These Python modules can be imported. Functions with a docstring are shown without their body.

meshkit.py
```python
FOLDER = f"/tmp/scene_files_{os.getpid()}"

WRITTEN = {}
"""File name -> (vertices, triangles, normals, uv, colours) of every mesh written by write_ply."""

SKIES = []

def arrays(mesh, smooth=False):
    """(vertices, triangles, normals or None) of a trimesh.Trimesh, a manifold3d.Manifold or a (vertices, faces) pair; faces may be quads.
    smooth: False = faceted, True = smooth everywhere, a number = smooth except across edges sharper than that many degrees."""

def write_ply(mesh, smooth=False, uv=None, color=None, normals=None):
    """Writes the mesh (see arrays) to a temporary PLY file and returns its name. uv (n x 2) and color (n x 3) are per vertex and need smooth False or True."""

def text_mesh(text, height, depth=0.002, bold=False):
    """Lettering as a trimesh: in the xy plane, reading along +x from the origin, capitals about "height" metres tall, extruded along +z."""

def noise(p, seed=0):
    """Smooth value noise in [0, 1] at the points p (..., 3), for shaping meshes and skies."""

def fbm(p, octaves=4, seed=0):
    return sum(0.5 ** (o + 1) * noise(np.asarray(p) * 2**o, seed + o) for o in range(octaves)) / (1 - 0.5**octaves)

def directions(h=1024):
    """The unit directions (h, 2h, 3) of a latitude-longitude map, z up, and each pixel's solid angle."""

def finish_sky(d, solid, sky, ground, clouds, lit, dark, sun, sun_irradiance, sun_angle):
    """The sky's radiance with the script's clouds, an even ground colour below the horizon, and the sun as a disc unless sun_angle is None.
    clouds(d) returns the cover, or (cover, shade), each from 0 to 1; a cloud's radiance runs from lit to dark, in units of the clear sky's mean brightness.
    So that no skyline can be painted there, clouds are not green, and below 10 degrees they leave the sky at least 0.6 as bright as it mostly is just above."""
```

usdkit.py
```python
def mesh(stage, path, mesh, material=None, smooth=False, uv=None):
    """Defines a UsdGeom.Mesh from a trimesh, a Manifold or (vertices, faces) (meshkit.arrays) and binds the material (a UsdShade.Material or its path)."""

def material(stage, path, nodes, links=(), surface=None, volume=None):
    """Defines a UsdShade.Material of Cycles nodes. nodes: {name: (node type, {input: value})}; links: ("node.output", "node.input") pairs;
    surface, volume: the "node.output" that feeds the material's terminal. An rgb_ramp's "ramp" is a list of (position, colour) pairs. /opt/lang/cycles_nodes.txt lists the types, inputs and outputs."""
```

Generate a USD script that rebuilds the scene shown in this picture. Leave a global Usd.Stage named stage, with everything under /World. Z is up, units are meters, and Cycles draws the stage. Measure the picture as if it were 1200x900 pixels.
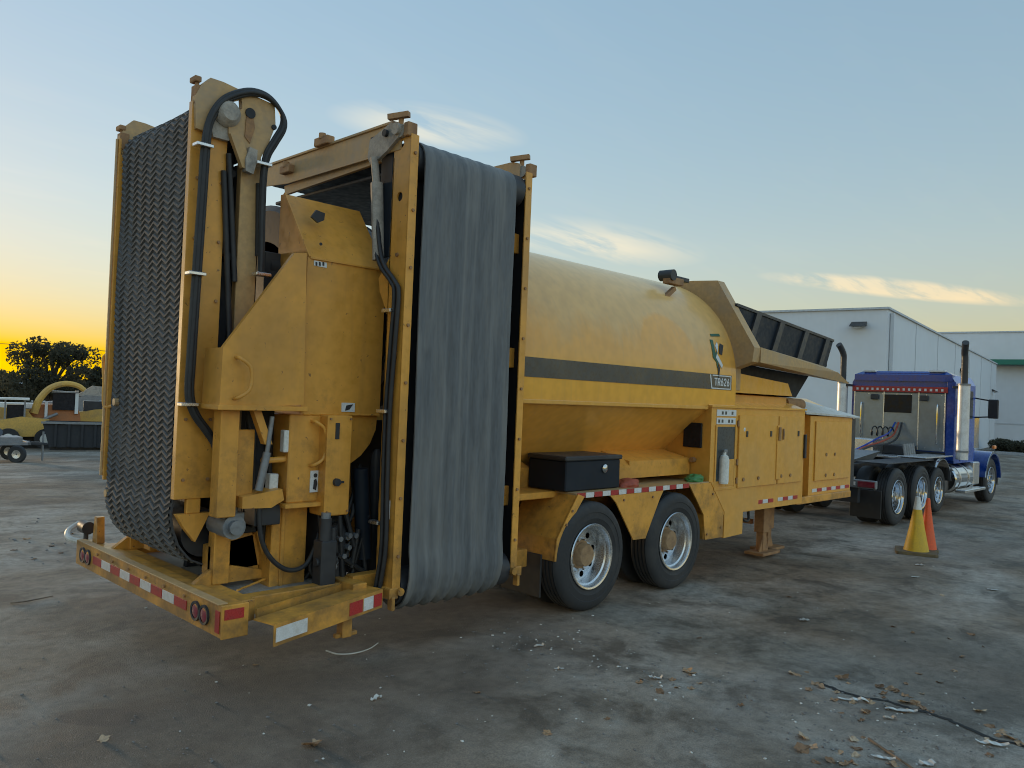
import math, random
import numpy as np, trimesh
from pxr import Gf, Sdf, Usd, UsdGeom, UsdLux, UsdShade, Vt
import usdkit, meshkit
from meshkit import fbm, noise
from shapely.geometry import Polygon, Point
from shapely.ops import unary_union

stage = Usd.Stage.CreateInMemory()
UsdGeom.SetStageUpAxis(stage, 'Z'); UsdGeom.SetStageMetersPerUnit(stage, 1.0)
UsdGeom.Xform.Define(stage, '/World'); UsdGeom.Scope.Define(stage, '/World/Looks')
T = Sdf.ValueTypeNames
rng = np.random.default_rng(7); random.seed(7)

# ------------------------------------------------------------------ camera, sky, sun
F_PX, EYE = 938.0, np.array([0, 0, 1.97])
YAW, PITCH, ROLL = math.radians(44.4), math.radians(0.9), math.radians(2.36)
EXPOSURE = 1.78
_f = np.array([math.cos(YAW)*math.cos(PITCH), math.sin(YAW)*math.cos(PITCH), math.sin(PITCH)])
_r = np.array([math.sin(YAW), -math.cos(YAW), 0]); _u = np.cross(_r, _f)
_r, _u = math.cos(ROLL)*_r + math.sin(ROLL)*_u, -math.sin(ROLL)*_r + math.cos(ROLL)*_u
cam = UsdGeom.Camera.Define(stage, '/World/camera')
cam.CreateHorizontalApertureAttr(36.0); cam.CreateVerticalApertureAttr(27.0)
cam.CreateFocalLengthAttr(F_PX/1200*36.0); cam.CreateClippingRangeAttr(Gf.Vec2f(0.05, 5000))
cam.CreateExposureAttr(EXPOSURE)
cam.AddTransformOp().Set(Gf.Matrix4d(*[*_r, 0, *_u, 0, *(-_f), 0, *EYE, 1]))

SUN_AZ, SUN_EL = math.radians(94.0), math.radians(2.2)      # low over the yard, left of and beyond the machine
to_sun = np.array([math.cos(SUN_AZ)*math.cos(SUN_EL), math.sin(SUN_AZ)*math.cos(SUN_EL), math.sin(SUN_EL)])
sun = UsdLux.DistantLight.Define(stage, '/World/sun')
sun.CreateNormalizeAttr(True); sun.CreateIntensityAttr(0.15); sun.CreateAngleAttr(6.0); sun.CreateColorAttr(Gf.Vec3f(1.0, 0.72, 0.42))
_z = to_sun; _x = np.cross([0, 0, 1], _z); _x /= np.linalg.norm(_x); _y = np.cross(_z, _x)
sun.AddTransformOp().Set(Gf.Matrix4d(*[*_x, 0, *_y, 0, *_z, 0, 0, 0, 50, 1]))

SKY_ROT = math.atan2(to_sun[0], to_sun[1])
usdkit.material(stage, '/World/Looks/sky', {
    'sky': ('sky_texture', {'sky_type': 'single_scattering', 'sun_disc': False, 'sun_elevation': SUN_EL, 'sun_rotation': SKY_ROT,
                            'altitude': 20.0, 'air_density': 1.40, 'aerosol_density': 0.3, 'ozone_density': 3.0}),
    'geo': ('texture_coordinate', {}),
    'sep': ('separate_xyz', {}),
    'zz': ('math', {'math_type': 'maximum', 'value2': 0.04}),
    'zo': ('math', {'math_type': 'add', 'value2': 0.10}),
    'px': ('math', {'math_type': 'divide'}), 'py': ('math', {'math_type': 'divide'}),
    'cv': ('combine_xyz', {}),
    'map': ('mapping', {'location': (1.3, 0.4, 0), 'rotation': (0, 0, 0.70), 'scale': (0.6, 2.4, 1)}),
    # thin sunrise cloud: streaky noise, thickest in three banks above the warehouses and behind the machine
    'gm': ('gamma', {'gamma': 0.38}), 'hs': ('hsv', {'saturation': 1.42, 'value': 2.0}),
    'n': ('noise_texture', {'scale': 2.6, 'detail': 7.0, 'roughness': .62, 'distortion': .4}),
    'r': ('rgb_ramp', {'ramp': [(0.0, (0, 0, 0)), (0.38, (0, 0, 0)), (0.54, (.8, .8, .8)), (0.72, (1, 1, 1)), (1, (1, 1, 1))]}),
    'rt': ('rgb_ramp', {'ramp': [(0.0, (0, 0, 0)), (0.52, (0, 0, 0)), (0.75, (.05, .05, .05)), (1, (.07, .07, .07))]}),
    'ma': ('mapping', {'mapping_type': 'texture', 'location': (3.95, 1.33, 0), 'rotation': (0, 0, -.70), 'scale': (.72, .19, 1)}), 'ga': ('gradient_texture', {'gradient_type': 'spherical'}),
    'mb': ('mapping', {'mapping_type': 'texture', 'location': (2.62, 2.10, 0), 'rotation': (0, 0, -.35), 'scale': (.55, .30, 1)}), 'gb': ('gradient_texture', {'gradient_type': 'spherical'}),
    'mc': ('mapping', {'mapping_type': 'texture', 'location': (1.44, 1.78, 0), 'rotation': (0, 0, -.5), 'scale': (.30, .16, 1)}), 'gc': ('gradient_texture', {'gradient_type': 'spherical'}),
    'sa': ('math', {'math_type': 'multiply', 'value2': 2.4}), 'sb': ('math', {'math_type': 'multiply_add', 'value2': 1.1}), 'sc': ('math', {'math_type': 'multiply_add', 'value2': 1.6, 'use_clamp': True}),
    'pr': ('math', {'math_type': 'multiply'}), 'tt': ('math', {'math_type': 'maximum'}),
    'lit': ('mix_color', {'blend_type': 'multiply', 'fac': 1.0, 'b': (1.85, 1.36, 1.02), 'use_clamp': False}),
    'mix': ('mix_color', {'use_clamp': False}),
    'bg': ('background_shader', {'strength': 0.095}),
}, [('geo.generated', 'sep.vector'), ('sep.z', 'zz.value1'), ('zz.value', 'zo.value1'), ('sep.x', 'px.value1'), ('zo.value', 'px.value2'),
    ('sep.y', 'py.value1'), ('zo.value', 'py.value2'), ('px.value', 'cv.x'), ('py.value', 'cv.y'), ('cv.vector', 'map.vector'), ('map.vector', 'n.vector'),
    ('cv.vector', 'ma.vector'), ('cv.vector', 'mb.vector'), ('cv.vector', 'mc.vector'), ('ma.vector', 'ga.vector'), ('mb.vector', 'gb.vector'), ('mc.vector', 'gc.vector'),
    ('ga.fac', 'sa.value1'), ('sa.value', 'sb.value3'), ('gb.fac', 'sb.value1'), ('sb.value', 'sc.value3'), ('gc.fac', 'sc.value1'), ('n.fac', 'r.fac'), ('n.fac', 'rt.fac'), ('r.color', 'pr.value1'), ('sc.value', 'pr.value2'),
    ('pr.value', 'tt.value1'), ('rt.color', 'tt.value2'), ('sky.color', 'gm.color'), ('gm.color', 'hs.color'), ('hs.color', 'lit.a'), ('hs.color', 'mix.a'), ('lit.result', 'mix.b'), ('tt.value', 'mix.fac'), ('mix.result', 'bg.color')],
    surface='bg.background')
dome = UsdLux.DomeLight.Define(stage, '/World/sky')
UsdShade.MaterialBindingAPI.Apply(dome.GetPrim()).Bind(UsdShade.Material.Get(stage, '/World/Looks/sky'))

# ------------------------------------------------------------------ helpers
def at(px, py, **k):
    """A pixel of the 1200 x 900 photograph taken to the point of a known real plane."""
    d = _r*(px-600) - _u*(py-450) + _f*F_PX
    (a, v), = k.items(); i = 'xyz'.index(a)
    return EYE + (v-EYE[i])/d[i]*d

def cat(ms): return trimesh.util.concatenate([m for m in ms if m is not None])
def box(x0, x1, y0, y1, z0, z1, c=0.006):
    x0, x1 = min(x0, x1), max(x0, x1); y0, y1 = min(y0, y1), max(y0, y1); z0, z1 = min(z0, z1), max(z0, z1)
    c = min(c, .24*min(x1-x0, y1-y0, z1-z0))
    if c < 1e-4: return trimesh.creation.box(bounds=[[x0, y0, z0], [x1, y1, z1]])
    pts = []
    for sx in (0, 1):
        for sy in (0, 1):
            for sz in (0, 1):
                p = np.array([x1 if sx else x0, y1 if sy else y0, z1 if sz else z0]); s = np.array([1-2*sx, 1-2*sy, 1-2*sz])*c
                for k in range(3):
                    q = p+s; q[k] = p[k]; pts.append(q)
    return trimesh.convex.convex_hull(np.array(pts))
def prism(poly, axis, a0, a1, holes=()):
    """poly in (x,z) for axis y, (y,z) for axis x, (x,y) for axis z; from a0 to a1 along the axis."""
    g = poly if hasattr(poly, 'geom_type') else Polygon(poly, holes)
    g = g.buffer(0); a0, a1 = min(a0, a1), max(a0, a1)
    gs = getattr(g, 'geoms', [g]); out = []
    for q in gs:
        m = trimesh.creation.extrude_polygon(q, a1-a0, engine='earcut'); v = m.vertices.copy(); w = v[:, 2]+a0
        m.vertices = {'y': np.c_[v[:, 0], w, v[:, 1]], 'x': np.c_[w, v[:, 0], v[:, 1]], 'z': np.c_[v[:, 0], v[:, 1], w]}[axis]
        if axis == 'y': m.invert()
        out.append(m)
    return cat(out)
def pxplate(pts, t, **k):
    """A plate seen in plane x=.. or y=.. with its corners at photograph pixels; t = thickness away from the viewer."""
    (a, v), = k.items()
    q = [at(*p, **k) for p in pts]
    return prism([(c[0], c[2]) if a == 'y' else (c[1], c[2]) for c in q], a, v, v+t)
def frame(d):
    d = np.asarray(d, float); d = d/np.linalg.norm(d); u = np.cross(d, [0, 0, 1.0] if abs(d[2]) < .9 else [1.0, 0, 0]); u /= np.linalg.norm(u)
    return u, np.cross(d, u), d
def tube(P, r, n=8, closed=False):
    P = np.asarray(P, float); k = len(P); r = np.broadcast_to(r, k)
    tan = np.gradient(P, axis=0); tan /= np.linalg.norm(tan, axis=1, keepdims=True)+1e-9
    u, _, _ = frame(tan[0]); V = []
    for i in range(k):
        u = u - tan[i]*(u@tan[i]); u /= np.linalg.norm(u)+1e-9; w = np.cross(tan[i], u)
        a = np.arange(n)*2*np.pi/n
        V.append(P[i]+r[i]*(np.cos(a)[:, None]*u+np.sin(a)[:, None]*w))
    V = np.vstack(V+[P[:1], P[-1:]]); F = []
    for i in range(k-1):
        for j in range(n):
            a, b, c, d = i*n+j, i*n+(j+1) % n, (i+1)*n+(j+1) % n, (i+1)*n+j
            F += [[a, b, c], [a, c, d]]
    for j in range(n): F += [[k*n, (j+1) % n, j], [k*n+1, (k-1)*n+j, (k-1)*n+(j+1) % n]]
    return trimesh.Trimesh(V, F, process=False)
def smooth(P, n=40):
    """Catmull-Rom through the points."""
    P = np.asarray(P, float); Q = np.vstack([2*P[0]-P[1], P, 2*P[-1]-P[-2]]); out = []
    m = len(P)-1; per = max(2, n//m)
    for i in range(m):
        p0, p1, p2, p3 = Q[i:i+4]
        for t in np.linspace(0, 1, per, endpoint=False):
            out.append(.5*(2*p1+(p2-p0)*t+(2*p0-5*p1+4*p2-p3)*t*t+(3*p1-p0-3*p2+p3)*t**3))
    out.append(P[-1]); return np.array(out)
def cyl(p0, p1, r, n=20, r2=None): return tube([p0, p1], [r, r if r2 is None else r2], n)
def lathe(prof, o, d, n=40):
    """prof: (radius, height along d) pairs; revolved round the axis through o."""
    u, v, w = frame(d); prof = np.asarray(prof, float); o = np.asarray(o, float); k = len(prof)
    a = np.arange(n)*2*np.pi/n
    V = np.concatenate([o+w*h+r*(np.cos(a)[:, None]*u+np.sin(a)[:, None]*v) for r, h in prof]); F = []
    for i in range(k-1):
        for j in range(n):
            A, B, C, D = i*n+j, i*n+(j+1) % n, (i+1)*n+(j+1) % n, (i+1)*n+j
            F += [[A, B, C], [A, C, D]]
    return trimesh.Trimesh(V, F, process=False)
def bar(p0, p1, w, h, up=(0, 0, 1)):
    """A square bar between two points, w wide and h high."""
    p0, p1 = np.asarray(p0, float), np.asarray(p1, float); d = p1-p0; d /= np.linalg.norm(d)
    s = np.cross(d, up if abs(d[2]) < .99 else (0, 1, 0)); s /= np.linalg.norm(s); t = np.cross(s, d)
    pts = [p+s*w/2*a+t*h/2*b for p in (p0, p1) for a in (-1, 1) for b in (-1, 1)]
    return trimesh.convex.convex_hull(np.array(pts))
def turn(m, deg, axis=(0, 0, 1), about=(0, 0, 0)):
    m = m.copy(); m.apply_transform(trimesh.transformations.rotation_matrix(math.radians(deg), axis, about)); return m
def lettering(text, h, o, right=(1, 0, 0), up=(0, 0, 1), depth=.003, bold=True, width=None):
    m = meshkit.text_mesh(text, h, depth, bold); v = m.vertices.copy()
    if width: v[:, 0] *= width/v[:, 0].max()
    R, U = np.array(right, float), np.array(up, float); N = np.cross(R, U)
    m.vertices = np.array(o)+v[:, :1]*R+v[:, 1:2]*U+v[:, 2:]*N
    return m

used = {}
def numbered(parent, name):
    k = used.get((parent, name), 0); used[(parent, name)] = k+1
    return name if k == 0 else f'{name}_{k:03d}'
def tag(prim, label=None, category=None, group=None, kind=None):
    for k, v in (('label', label), ('category', category), ('group', group), ('kind', kind)):
        if v: prim.SetCustomDataByKey(k, v)
    return prim
class Node:
    def __init__(s, path, base): s.path, s.base = path, np.asarray(base, float)
    def part(s, name, mesh, mat, smooth=35, label=None, kind=None):
        p = f'{s.path}/{numbered(s.path, name)}'
        m = mesh.copy(); m.apply_translation(-s.base)
        prim = usdkit.mesh(stage, p, m, '/World/Looks/'+mat, smooth).GetPrim()
        tag(prim, label, kind=kind)
        return Node(p, s.base)
def thing(name, label, category, base=(0, 0, 0), group=None, kind=None, rotz=0):
    p = '/World/'+numbered('/World', name)
    x = UsdGeom.Xform.Define(stage, p); x.AddTranslateOp().Set(Gf.Vec3d(*map(float, base)))
    if rotz: x.AddRotateZOp().Set(float(rotz))
    tag(x.GetPrim(), label, category, group, kind)
    return Node(p, base)
def single(name, mesh, mat, label=None, category=None, group=None, kind=None, smooth=False, base=None):
    """A thing that is one mesh, its origin at its own base."""
    p = '/World/'+numbered('/World', name)
    b = np.array(base if base is not None else [*mesh.bounds.mean(0)[:2], mesh.bounds[0][2]], float)
    m = mesh.copy(); m.apply_translation(-b)
    u = usdkit.mesh(stage, p, m, '/World/Looks/'+mat, smooth); u.AddTranslateOp().Set(Gf.Vec3d(*map(float, b)))
    tag(u.GetPrim(), label, category, group, kind); return p
def copy_of(src, name, label, base, rotz=0, scale=None, group=None, category=None):
    p = '/World/'+numbered('/World', name); x = UsdGeom.Xform.Define(stage, p)
    x.GetPrim().GetReferences().AddInternalReference(src); x.GetPrim().SetInstanceable(True)
    x.ClearXformOpOrder(); x.AddTranslateOp().Set(Gf.Vec3d(*map(float, base))); x.AddRotateZOp(opSuffix='turn').Set(float(rotz))
    if scale: x.AddScaleOp(opSuffix='size').Set(Gf.Vec3f(*np.broadcast_to(scale, 3).astype(float).tolist()))
    tag(x.GetPrim(), label, category, group); return p

# ------------------------------------------------------------------ materials
def L(*c): return tuple(c)
def mat(name, base, rough=.5, metal=0, dirt=None, dirt_amt=.35, scale=1.2, detail=6, coat=0, bump=0, bump_scale=60, spec=.5, vary=.12, streak=None, streak_scale=(8, 8, .45), stretch=(1, 1, 1), rough_var=.12, grime=False):
    """Paint-like surface: base colour varied by noise, a dirt colour in soft patches and (streak) drawn-out runs."""
    n = {'tc': ('geometry', {}), 'mp': ('mapping', {'scale': stretch}),
         'n1': ('noise_texture', {'scale': scale, 'detail': detail, 'roughness': .62, 'distortion': .3}),
         'n2': ('noise_texture', {'scale': scale*9, 'detail': 4.0, 'roughness': .6}),
         'r1': ('rgb_ramp', {'ramp': [(0, (0, 0, 0)), (.46, (0, 0, 0)), (.74, (dirt_amt,)*3), (1, (dirt_amt,)*3)]}),
         'v': ('rgb_ramp', {'ramp': [(0, (1-vary,)*3), (.35, (1-vary,)*3), (.65, (1+vary,)*3), (1, (1+vary,)*3)]}),
         'mul': ('mix_color', {'blend_type': 'multiply', 'fac': 1.0, 'a': base, 'use_clamp': False}),
         'mix': ('mix_color', {'b': dirt or base}),
         'rr': ('map_range', {'from_min': .3, 'from_max': .7, 'to_min': max(.03, rough-rough_var), 'to_max': min(1, rough+rough_var)}),
         'p': ('principled_bsdf', {'metallic': metal, 'coat_weight': coat, 'coat_roughness': .08, 'specular_ior_level': spec})}
    l = [('tc.position', 'mp.vector'), ('mp.vector', 'n1.vector'), ('mp.vector', 'n2.vector'), ('n2.fac', 'v.fac'), ('v.color', 'mul.b'), ('mul.result', 'mix.a'), ('n1.fac', 'r1.fac'),
         ('r1.color', 'mix.fac'), ('n2.fac', 'rr.value'), ('rr.result', 'p.roughness'), ('mix.result', 'p.base_color')]
    if streak:
        n |= {'sm': ('mapping', {'scale': streak_scale}), 'sn': ('noise_texture', {'scale': 1.0, 'detail': 5.0, 'roughness': .65}),
              'sr': ('rgb_ramp', {'ramp': [(0, (0, 0, 0)), (.52, (0, 0, 0)), (.75, (.42,)*3), (1, (.5,)*3)]}), 'mix2': ('mix_color', {'b': streak})}
        l = [x for x in l if x != ('mix.result', 'p.base_color')] + [('tc.position', 'sm.vector'), ('sm.vector', 'sn.vector'), ('sn.fac', 'sr.fac'), ('sr.color', 'mix2.fac'), ('mix.result', 'mix2.a'), ('mix2.result', 'p.base_color')]
    if grime:
        n |= {'gs': ('separate_xyz', {}), 'gm': ('map_range', {'from_min': .35, 'from_max': 1.7, 'to_min': .25, 'to_max': .0, 'clamp': True}), 'gn': ('noise_texture', {'scale': 3.5, 'detail': 7.0, 'roughness': .7}), 'ga': ('math', {'math_type': 'add'}),
              'gr': ('rgb_ramp', {'ramp': [(0, (0, 0, 0)), (.60, (0, 0, 0)), (.82, (.65,)*3), (1, (.8,)*3)]}), 'gx': ('mix_color', {'b': (.085, .058, .032)}),
              'cn': ('noise_texture', {'scale': 21.0, 'detail': 6.0, 'roughness': .62, 'distortion': .6}), 'cr': ('rgb_ramp', {'ramp': [(0, (0, 0, 0)), (.665, (0, 0, 0)), (.69, (.8,)*3), (1, (.9,)*3)]}), 'cx': ('mix_color', {'b': (.13, .065, .03)})}
        src = [x for x in l if x[1] == 'p.base_color'][0]; l.remove(src)
        l += [('tc.position', 'gs.vector'), ('gs.z', 'gm.value'), ('tc.position', 'gn.vector'), ('gm.result', 'ga.value1'), ('gn.fac', 'ga.value2'), ('ga.value', 'gr.fac'), ('gr.color', 'gx.fac'), (src[0], 'gx.a'),
              ('tc.position', 'cn.vector'), ('cn.fac', 'cr.fac'), ('cr.color', 'cx.fac'), ('gx.result', 'cx.a'), ('cx.result', 'p.base_color')]
    if bump:
        n |= {'bn': ('noise_texture', {'scale': bump_scale, 'detail': 3.0}), 'b': ('bump', {'strength': bump, 'distance': .01})}
        l += [('tc.position', 'bn.vector'), ('bn.fac', 'b.height'), ('b.normal', 'p.normal')]
    usdkit.material(stage, '/World/Looks/'+name, n, l, surface='p.BSDF')

YEL = (.64, .298, .048)
mat('yellow_paint', YEL, .40, dirt=(.24, .13, .045), dirt_amt=.50, coat=.1, bump=.04, bump_scale=9, streak=(.40, .20, .055), vary=.08, spec=.4, grime=True)
mat('yellow_casing', (.64, .305, .05), .26, dirt=(.46, .29, .11), dirt_amt=.45, coat=.2, scale=.9, bump=.03, bump_scale=3, streak=(.44, .23, .07), vary=.05, rough_var=.08)
mat('tan_dusty', (.44, .27, .11), .6, dirt=(.33, .25, .17), dirt_amt=.7, scale=2.5, bump=.05, streak=(.30, .22, .14))
mat('dusty_grey', (.34, .30, .25), .75, dirt=(.12, .11, .10), dirt_amt=.8, scale=9, bump=.3)
mat('black_steel', (.018, .019, .022), .45, dirt=(.07, .065, .06), dirt_amt=.4, scale=2.5)
mat('dark_void', (.012, .013, .016), .7, dirt=(.03, .03, .03), dirt_amt=.4)
mat('navy_panel', (.007, .011, .017), .5, dirt=(.018, .024, .032), dirt_amt=.5, scale=1.8, spec=.25)
mat('rubber_hose', (.014, .014, .015), .5, dirt=(.05, .048, .045), dirt_amt=.4, scale=8)
mat('tyre_rubber', (.014, .0145, .016), .62, dirt=(.055, .050, .045), dirt_amt=.4, scale=5, bump=.1)
mat('belt_rubber', (.095, .100, .104), .62, dirt=(.22, .21, .19), dirt_amt=.65, scale=2.0, stretch=(2.6, 2.6, .35), bump=.15, bump_scale=40, streak=(.30, .29, .265), streak_scale=(7.5, .1, .09), vary=.2)
mat('chevron_belt', (.042, .043, .046), .7, dirt=(.075, .07, .066), dirt_amt=.6, scale=3, bump=.2)
mat('chevron_cleat', (.085, .086, .09), .85, dirt=(.145, .135, .12), dirt_amt=.7, scale=6, vary=.25)
mat('aluminium', (.74, .75, .76), .28, 1.0, dirt=(.40, .39, .37), dirt_amt=.35, scale=14)
mat('chrome', (.72, .73, .75), .10, 1.0, dirt=(.45, .45, .45), dirt_amt=.3, scale=6, rough_var=.05)
mat('rusty_hub', (.33, .21, .11), .6, .3, dirt=(.14, .08, .045), dirt_amt=.7, scale=16)
mat('rusty_tan', (.32, .17, .07), .75, dirt=(.13, .065, .035), dirt_amt=.8, scale=7)
mat('tape_red', (.36, .025, .022), .35, dirt=(.16, .05, .04), dirt_amt=.5, scale=20)
mat('tape_white', (.62, .60, .57), .4, dirt=(.38, .33, .27), dirt_amt=.55, scale=20)
mat('lamp_red', (.13, .012, .02), .16, coat=.8, dirt=(.10, .02, .03), dirt_amt=.2)
mat('white_paint', (.66, .65, .60), .45, dirt=(.45, .42, .36), dirt_amt=.4, scale=5)
mat('label_white', (.62, .63, .62), .4, dirt=(.40, .40, .38), dirt_amt=.5, scale=50)
mat('label_black', (.02, .02, .022), .5)
mat('stripe_dark', (.030, .036, .038), .35, dirt=(.10, .085, .06), dirt_amt=.5, scale=3, coat=.2)
mat('logo_green', (.02, .075, .045), .4)
mat('green_item', (.05, .19, .06), .5, vary=.3)
mat('red_item', (.30, .06, .03), .6, vary=.3)
mat('blue_paint', (.005, .042, .24), .24, coat=.6, dirt=(.03, .05, .17), dirt_amt=.3)
mat('orange_lens', (.70, .22, .04), .25, coat=.5)
mat('plywood', (.40, .34, .27), .8, dirt=(.26, .21, .15), dirt_amt=.6, scale=6)
mat('cone_yellow', (.60, .36, .018), .55, dirt=(.36, .24, .05), dirt_amt=.5, scale=7)
mat('cone_orange', (.70, .095, .022), .5, dirt=(.50, .10, .04), dirt_amt=.4, scale=7)
mat('cone_base', (.10, .075, .04), .8, dirt=(.22, .15, .05), dirt_amt=.6, scale=12)
mat('wall_white', (.56, .58, .60), .75, dirt=(.50, .51, .52), dirt_amt=.5, scale=.25, streak=(.52, .54, .56), vary=.03)
mat('roof_trim', (.42, .44, .46), .6)
mat('awning_green', (.012, .13, .085), .6)
mat('window_dark', (.010, .012, .016), .22, spec=.25)
mat('machine_far', (.56, .33, .07), .6, dirt=(.25, .17, .09), dirt_amt=.6, scale=2)
mat('machine_orange', (.38, .14, .045), .6, dirt=(.26, .13, .07), dirt_amt=.5, scale=3)
mat('metal_grey', (.22, .23, .24), .45, .6, dirt=(.12, .12, .12), dirt_amt=.5, scale=4)
mat('bark', (.07, .05, .035), .9, bump=.5, vary=.3, scale=4)
mat('rock', (.16, .15, .14), .9, bump=.3, vary=.3, scale=12)
mat('paper', (.55, .54, .50), .8, dirt=(.35, .32, .27), dirt_amt=.6, scale=20)
mat('twig', (.17, .13, .095), .9, vary=.3)
mat('wire_white', (.55, .54, .50), .5)
usdkit.material(stage, '/World/Looks/leaf_dry', {
    'oi': ('object_info', {}), 'r': ('rgb_ramp', {'ramp': [(0, (.16, .085, .04)), (.35, (.26, .14, .065)), (.65, (.34, .21, .11)), (1, (.42, .30, .19))]}),
    'p': ('principled_bsdf', {'roughness': .75})}, [('oi.random', 'r.fac'), ('r.color', 'p.base_color')], surface='p.BSDF')
usdkit.material(stage, '/World/Looks/leaf_dark', {
    'g': ('geometry', {}), 'r': ('rgb_ramp', {'ramp': [(0, (.085, .085, .055)), (.5, (.12, .112, .075)), (1, (.17, .14, .095))]}),
    'd': ('principled_bsdf', {'roughness': .7}), 't': ('translucent_bsdf', {}), 'm': ('mix_closure', {'fac': .5})},
    [('g.random_per_island', 'r.fac'), ('r.color', 'd.base_color'), ('r.color', 't.color'), ('d.BSDF', 'm.closure1'), ('t.BSDF', 'm.closure2')], surface='m.closure')
mat('blue_grey', (.06, .085, .12), .45, dirt=(.10, .10, .10), dirt_amt=.5)
mat('stain', (.060, .052, .044), .8, scale=5, dirt=(.10, .09, .08), dirt_amt=.6, bump=.3)
mat('crack_dark', (.014, .013, .012), .9)
mat('polished_back', (.27, .30, .32), .25, .45, dirt=(.12, .12, .12), dirt_amt=.6, scale=.9, rough_var=.02, vary=.04)
# casing paint, skyline reflection painted in as a paler upper band over an arch
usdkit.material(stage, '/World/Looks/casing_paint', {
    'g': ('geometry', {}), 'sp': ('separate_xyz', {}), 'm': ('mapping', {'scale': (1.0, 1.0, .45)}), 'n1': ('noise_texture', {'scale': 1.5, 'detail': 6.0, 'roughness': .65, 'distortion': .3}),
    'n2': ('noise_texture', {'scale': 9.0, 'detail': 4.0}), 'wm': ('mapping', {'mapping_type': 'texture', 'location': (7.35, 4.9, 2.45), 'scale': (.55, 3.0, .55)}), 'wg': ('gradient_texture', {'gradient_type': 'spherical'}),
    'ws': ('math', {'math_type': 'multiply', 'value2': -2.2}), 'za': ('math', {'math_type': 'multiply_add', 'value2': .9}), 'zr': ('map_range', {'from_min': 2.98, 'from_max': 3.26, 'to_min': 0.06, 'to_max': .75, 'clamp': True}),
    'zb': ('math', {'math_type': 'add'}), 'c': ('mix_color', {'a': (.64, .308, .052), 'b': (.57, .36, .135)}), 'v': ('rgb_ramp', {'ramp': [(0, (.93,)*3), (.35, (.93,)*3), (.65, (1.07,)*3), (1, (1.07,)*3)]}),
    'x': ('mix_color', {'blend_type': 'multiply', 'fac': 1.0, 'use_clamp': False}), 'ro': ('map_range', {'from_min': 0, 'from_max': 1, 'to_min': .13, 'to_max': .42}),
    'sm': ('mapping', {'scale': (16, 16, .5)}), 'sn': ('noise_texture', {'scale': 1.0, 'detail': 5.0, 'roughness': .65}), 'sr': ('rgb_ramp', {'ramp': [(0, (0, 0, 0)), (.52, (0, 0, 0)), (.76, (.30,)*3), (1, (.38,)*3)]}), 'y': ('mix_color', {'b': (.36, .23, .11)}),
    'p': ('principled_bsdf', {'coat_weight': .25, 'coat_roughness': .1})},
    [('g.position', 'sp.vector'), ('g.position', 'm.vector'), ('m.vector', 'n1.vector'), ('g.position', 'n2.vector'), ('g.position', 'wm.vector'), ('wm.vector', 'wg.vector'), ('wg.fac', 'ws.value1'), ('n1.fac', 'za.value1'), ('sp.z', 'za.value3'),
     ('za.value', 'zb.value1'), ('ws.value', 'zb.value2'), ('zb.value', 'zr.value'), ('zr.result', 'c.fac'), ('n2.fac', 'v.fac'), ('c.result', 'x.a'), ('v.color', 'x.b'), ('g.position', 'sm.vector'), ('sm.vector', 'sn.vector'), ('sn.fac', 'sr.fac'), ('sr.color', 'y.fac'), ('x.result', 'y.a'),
     ('y.result', 'p.base_color'), ('zr.result', 'ro.value'), ('ro.result', 'p.roughness')], surface='p.BSDF')
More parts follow.
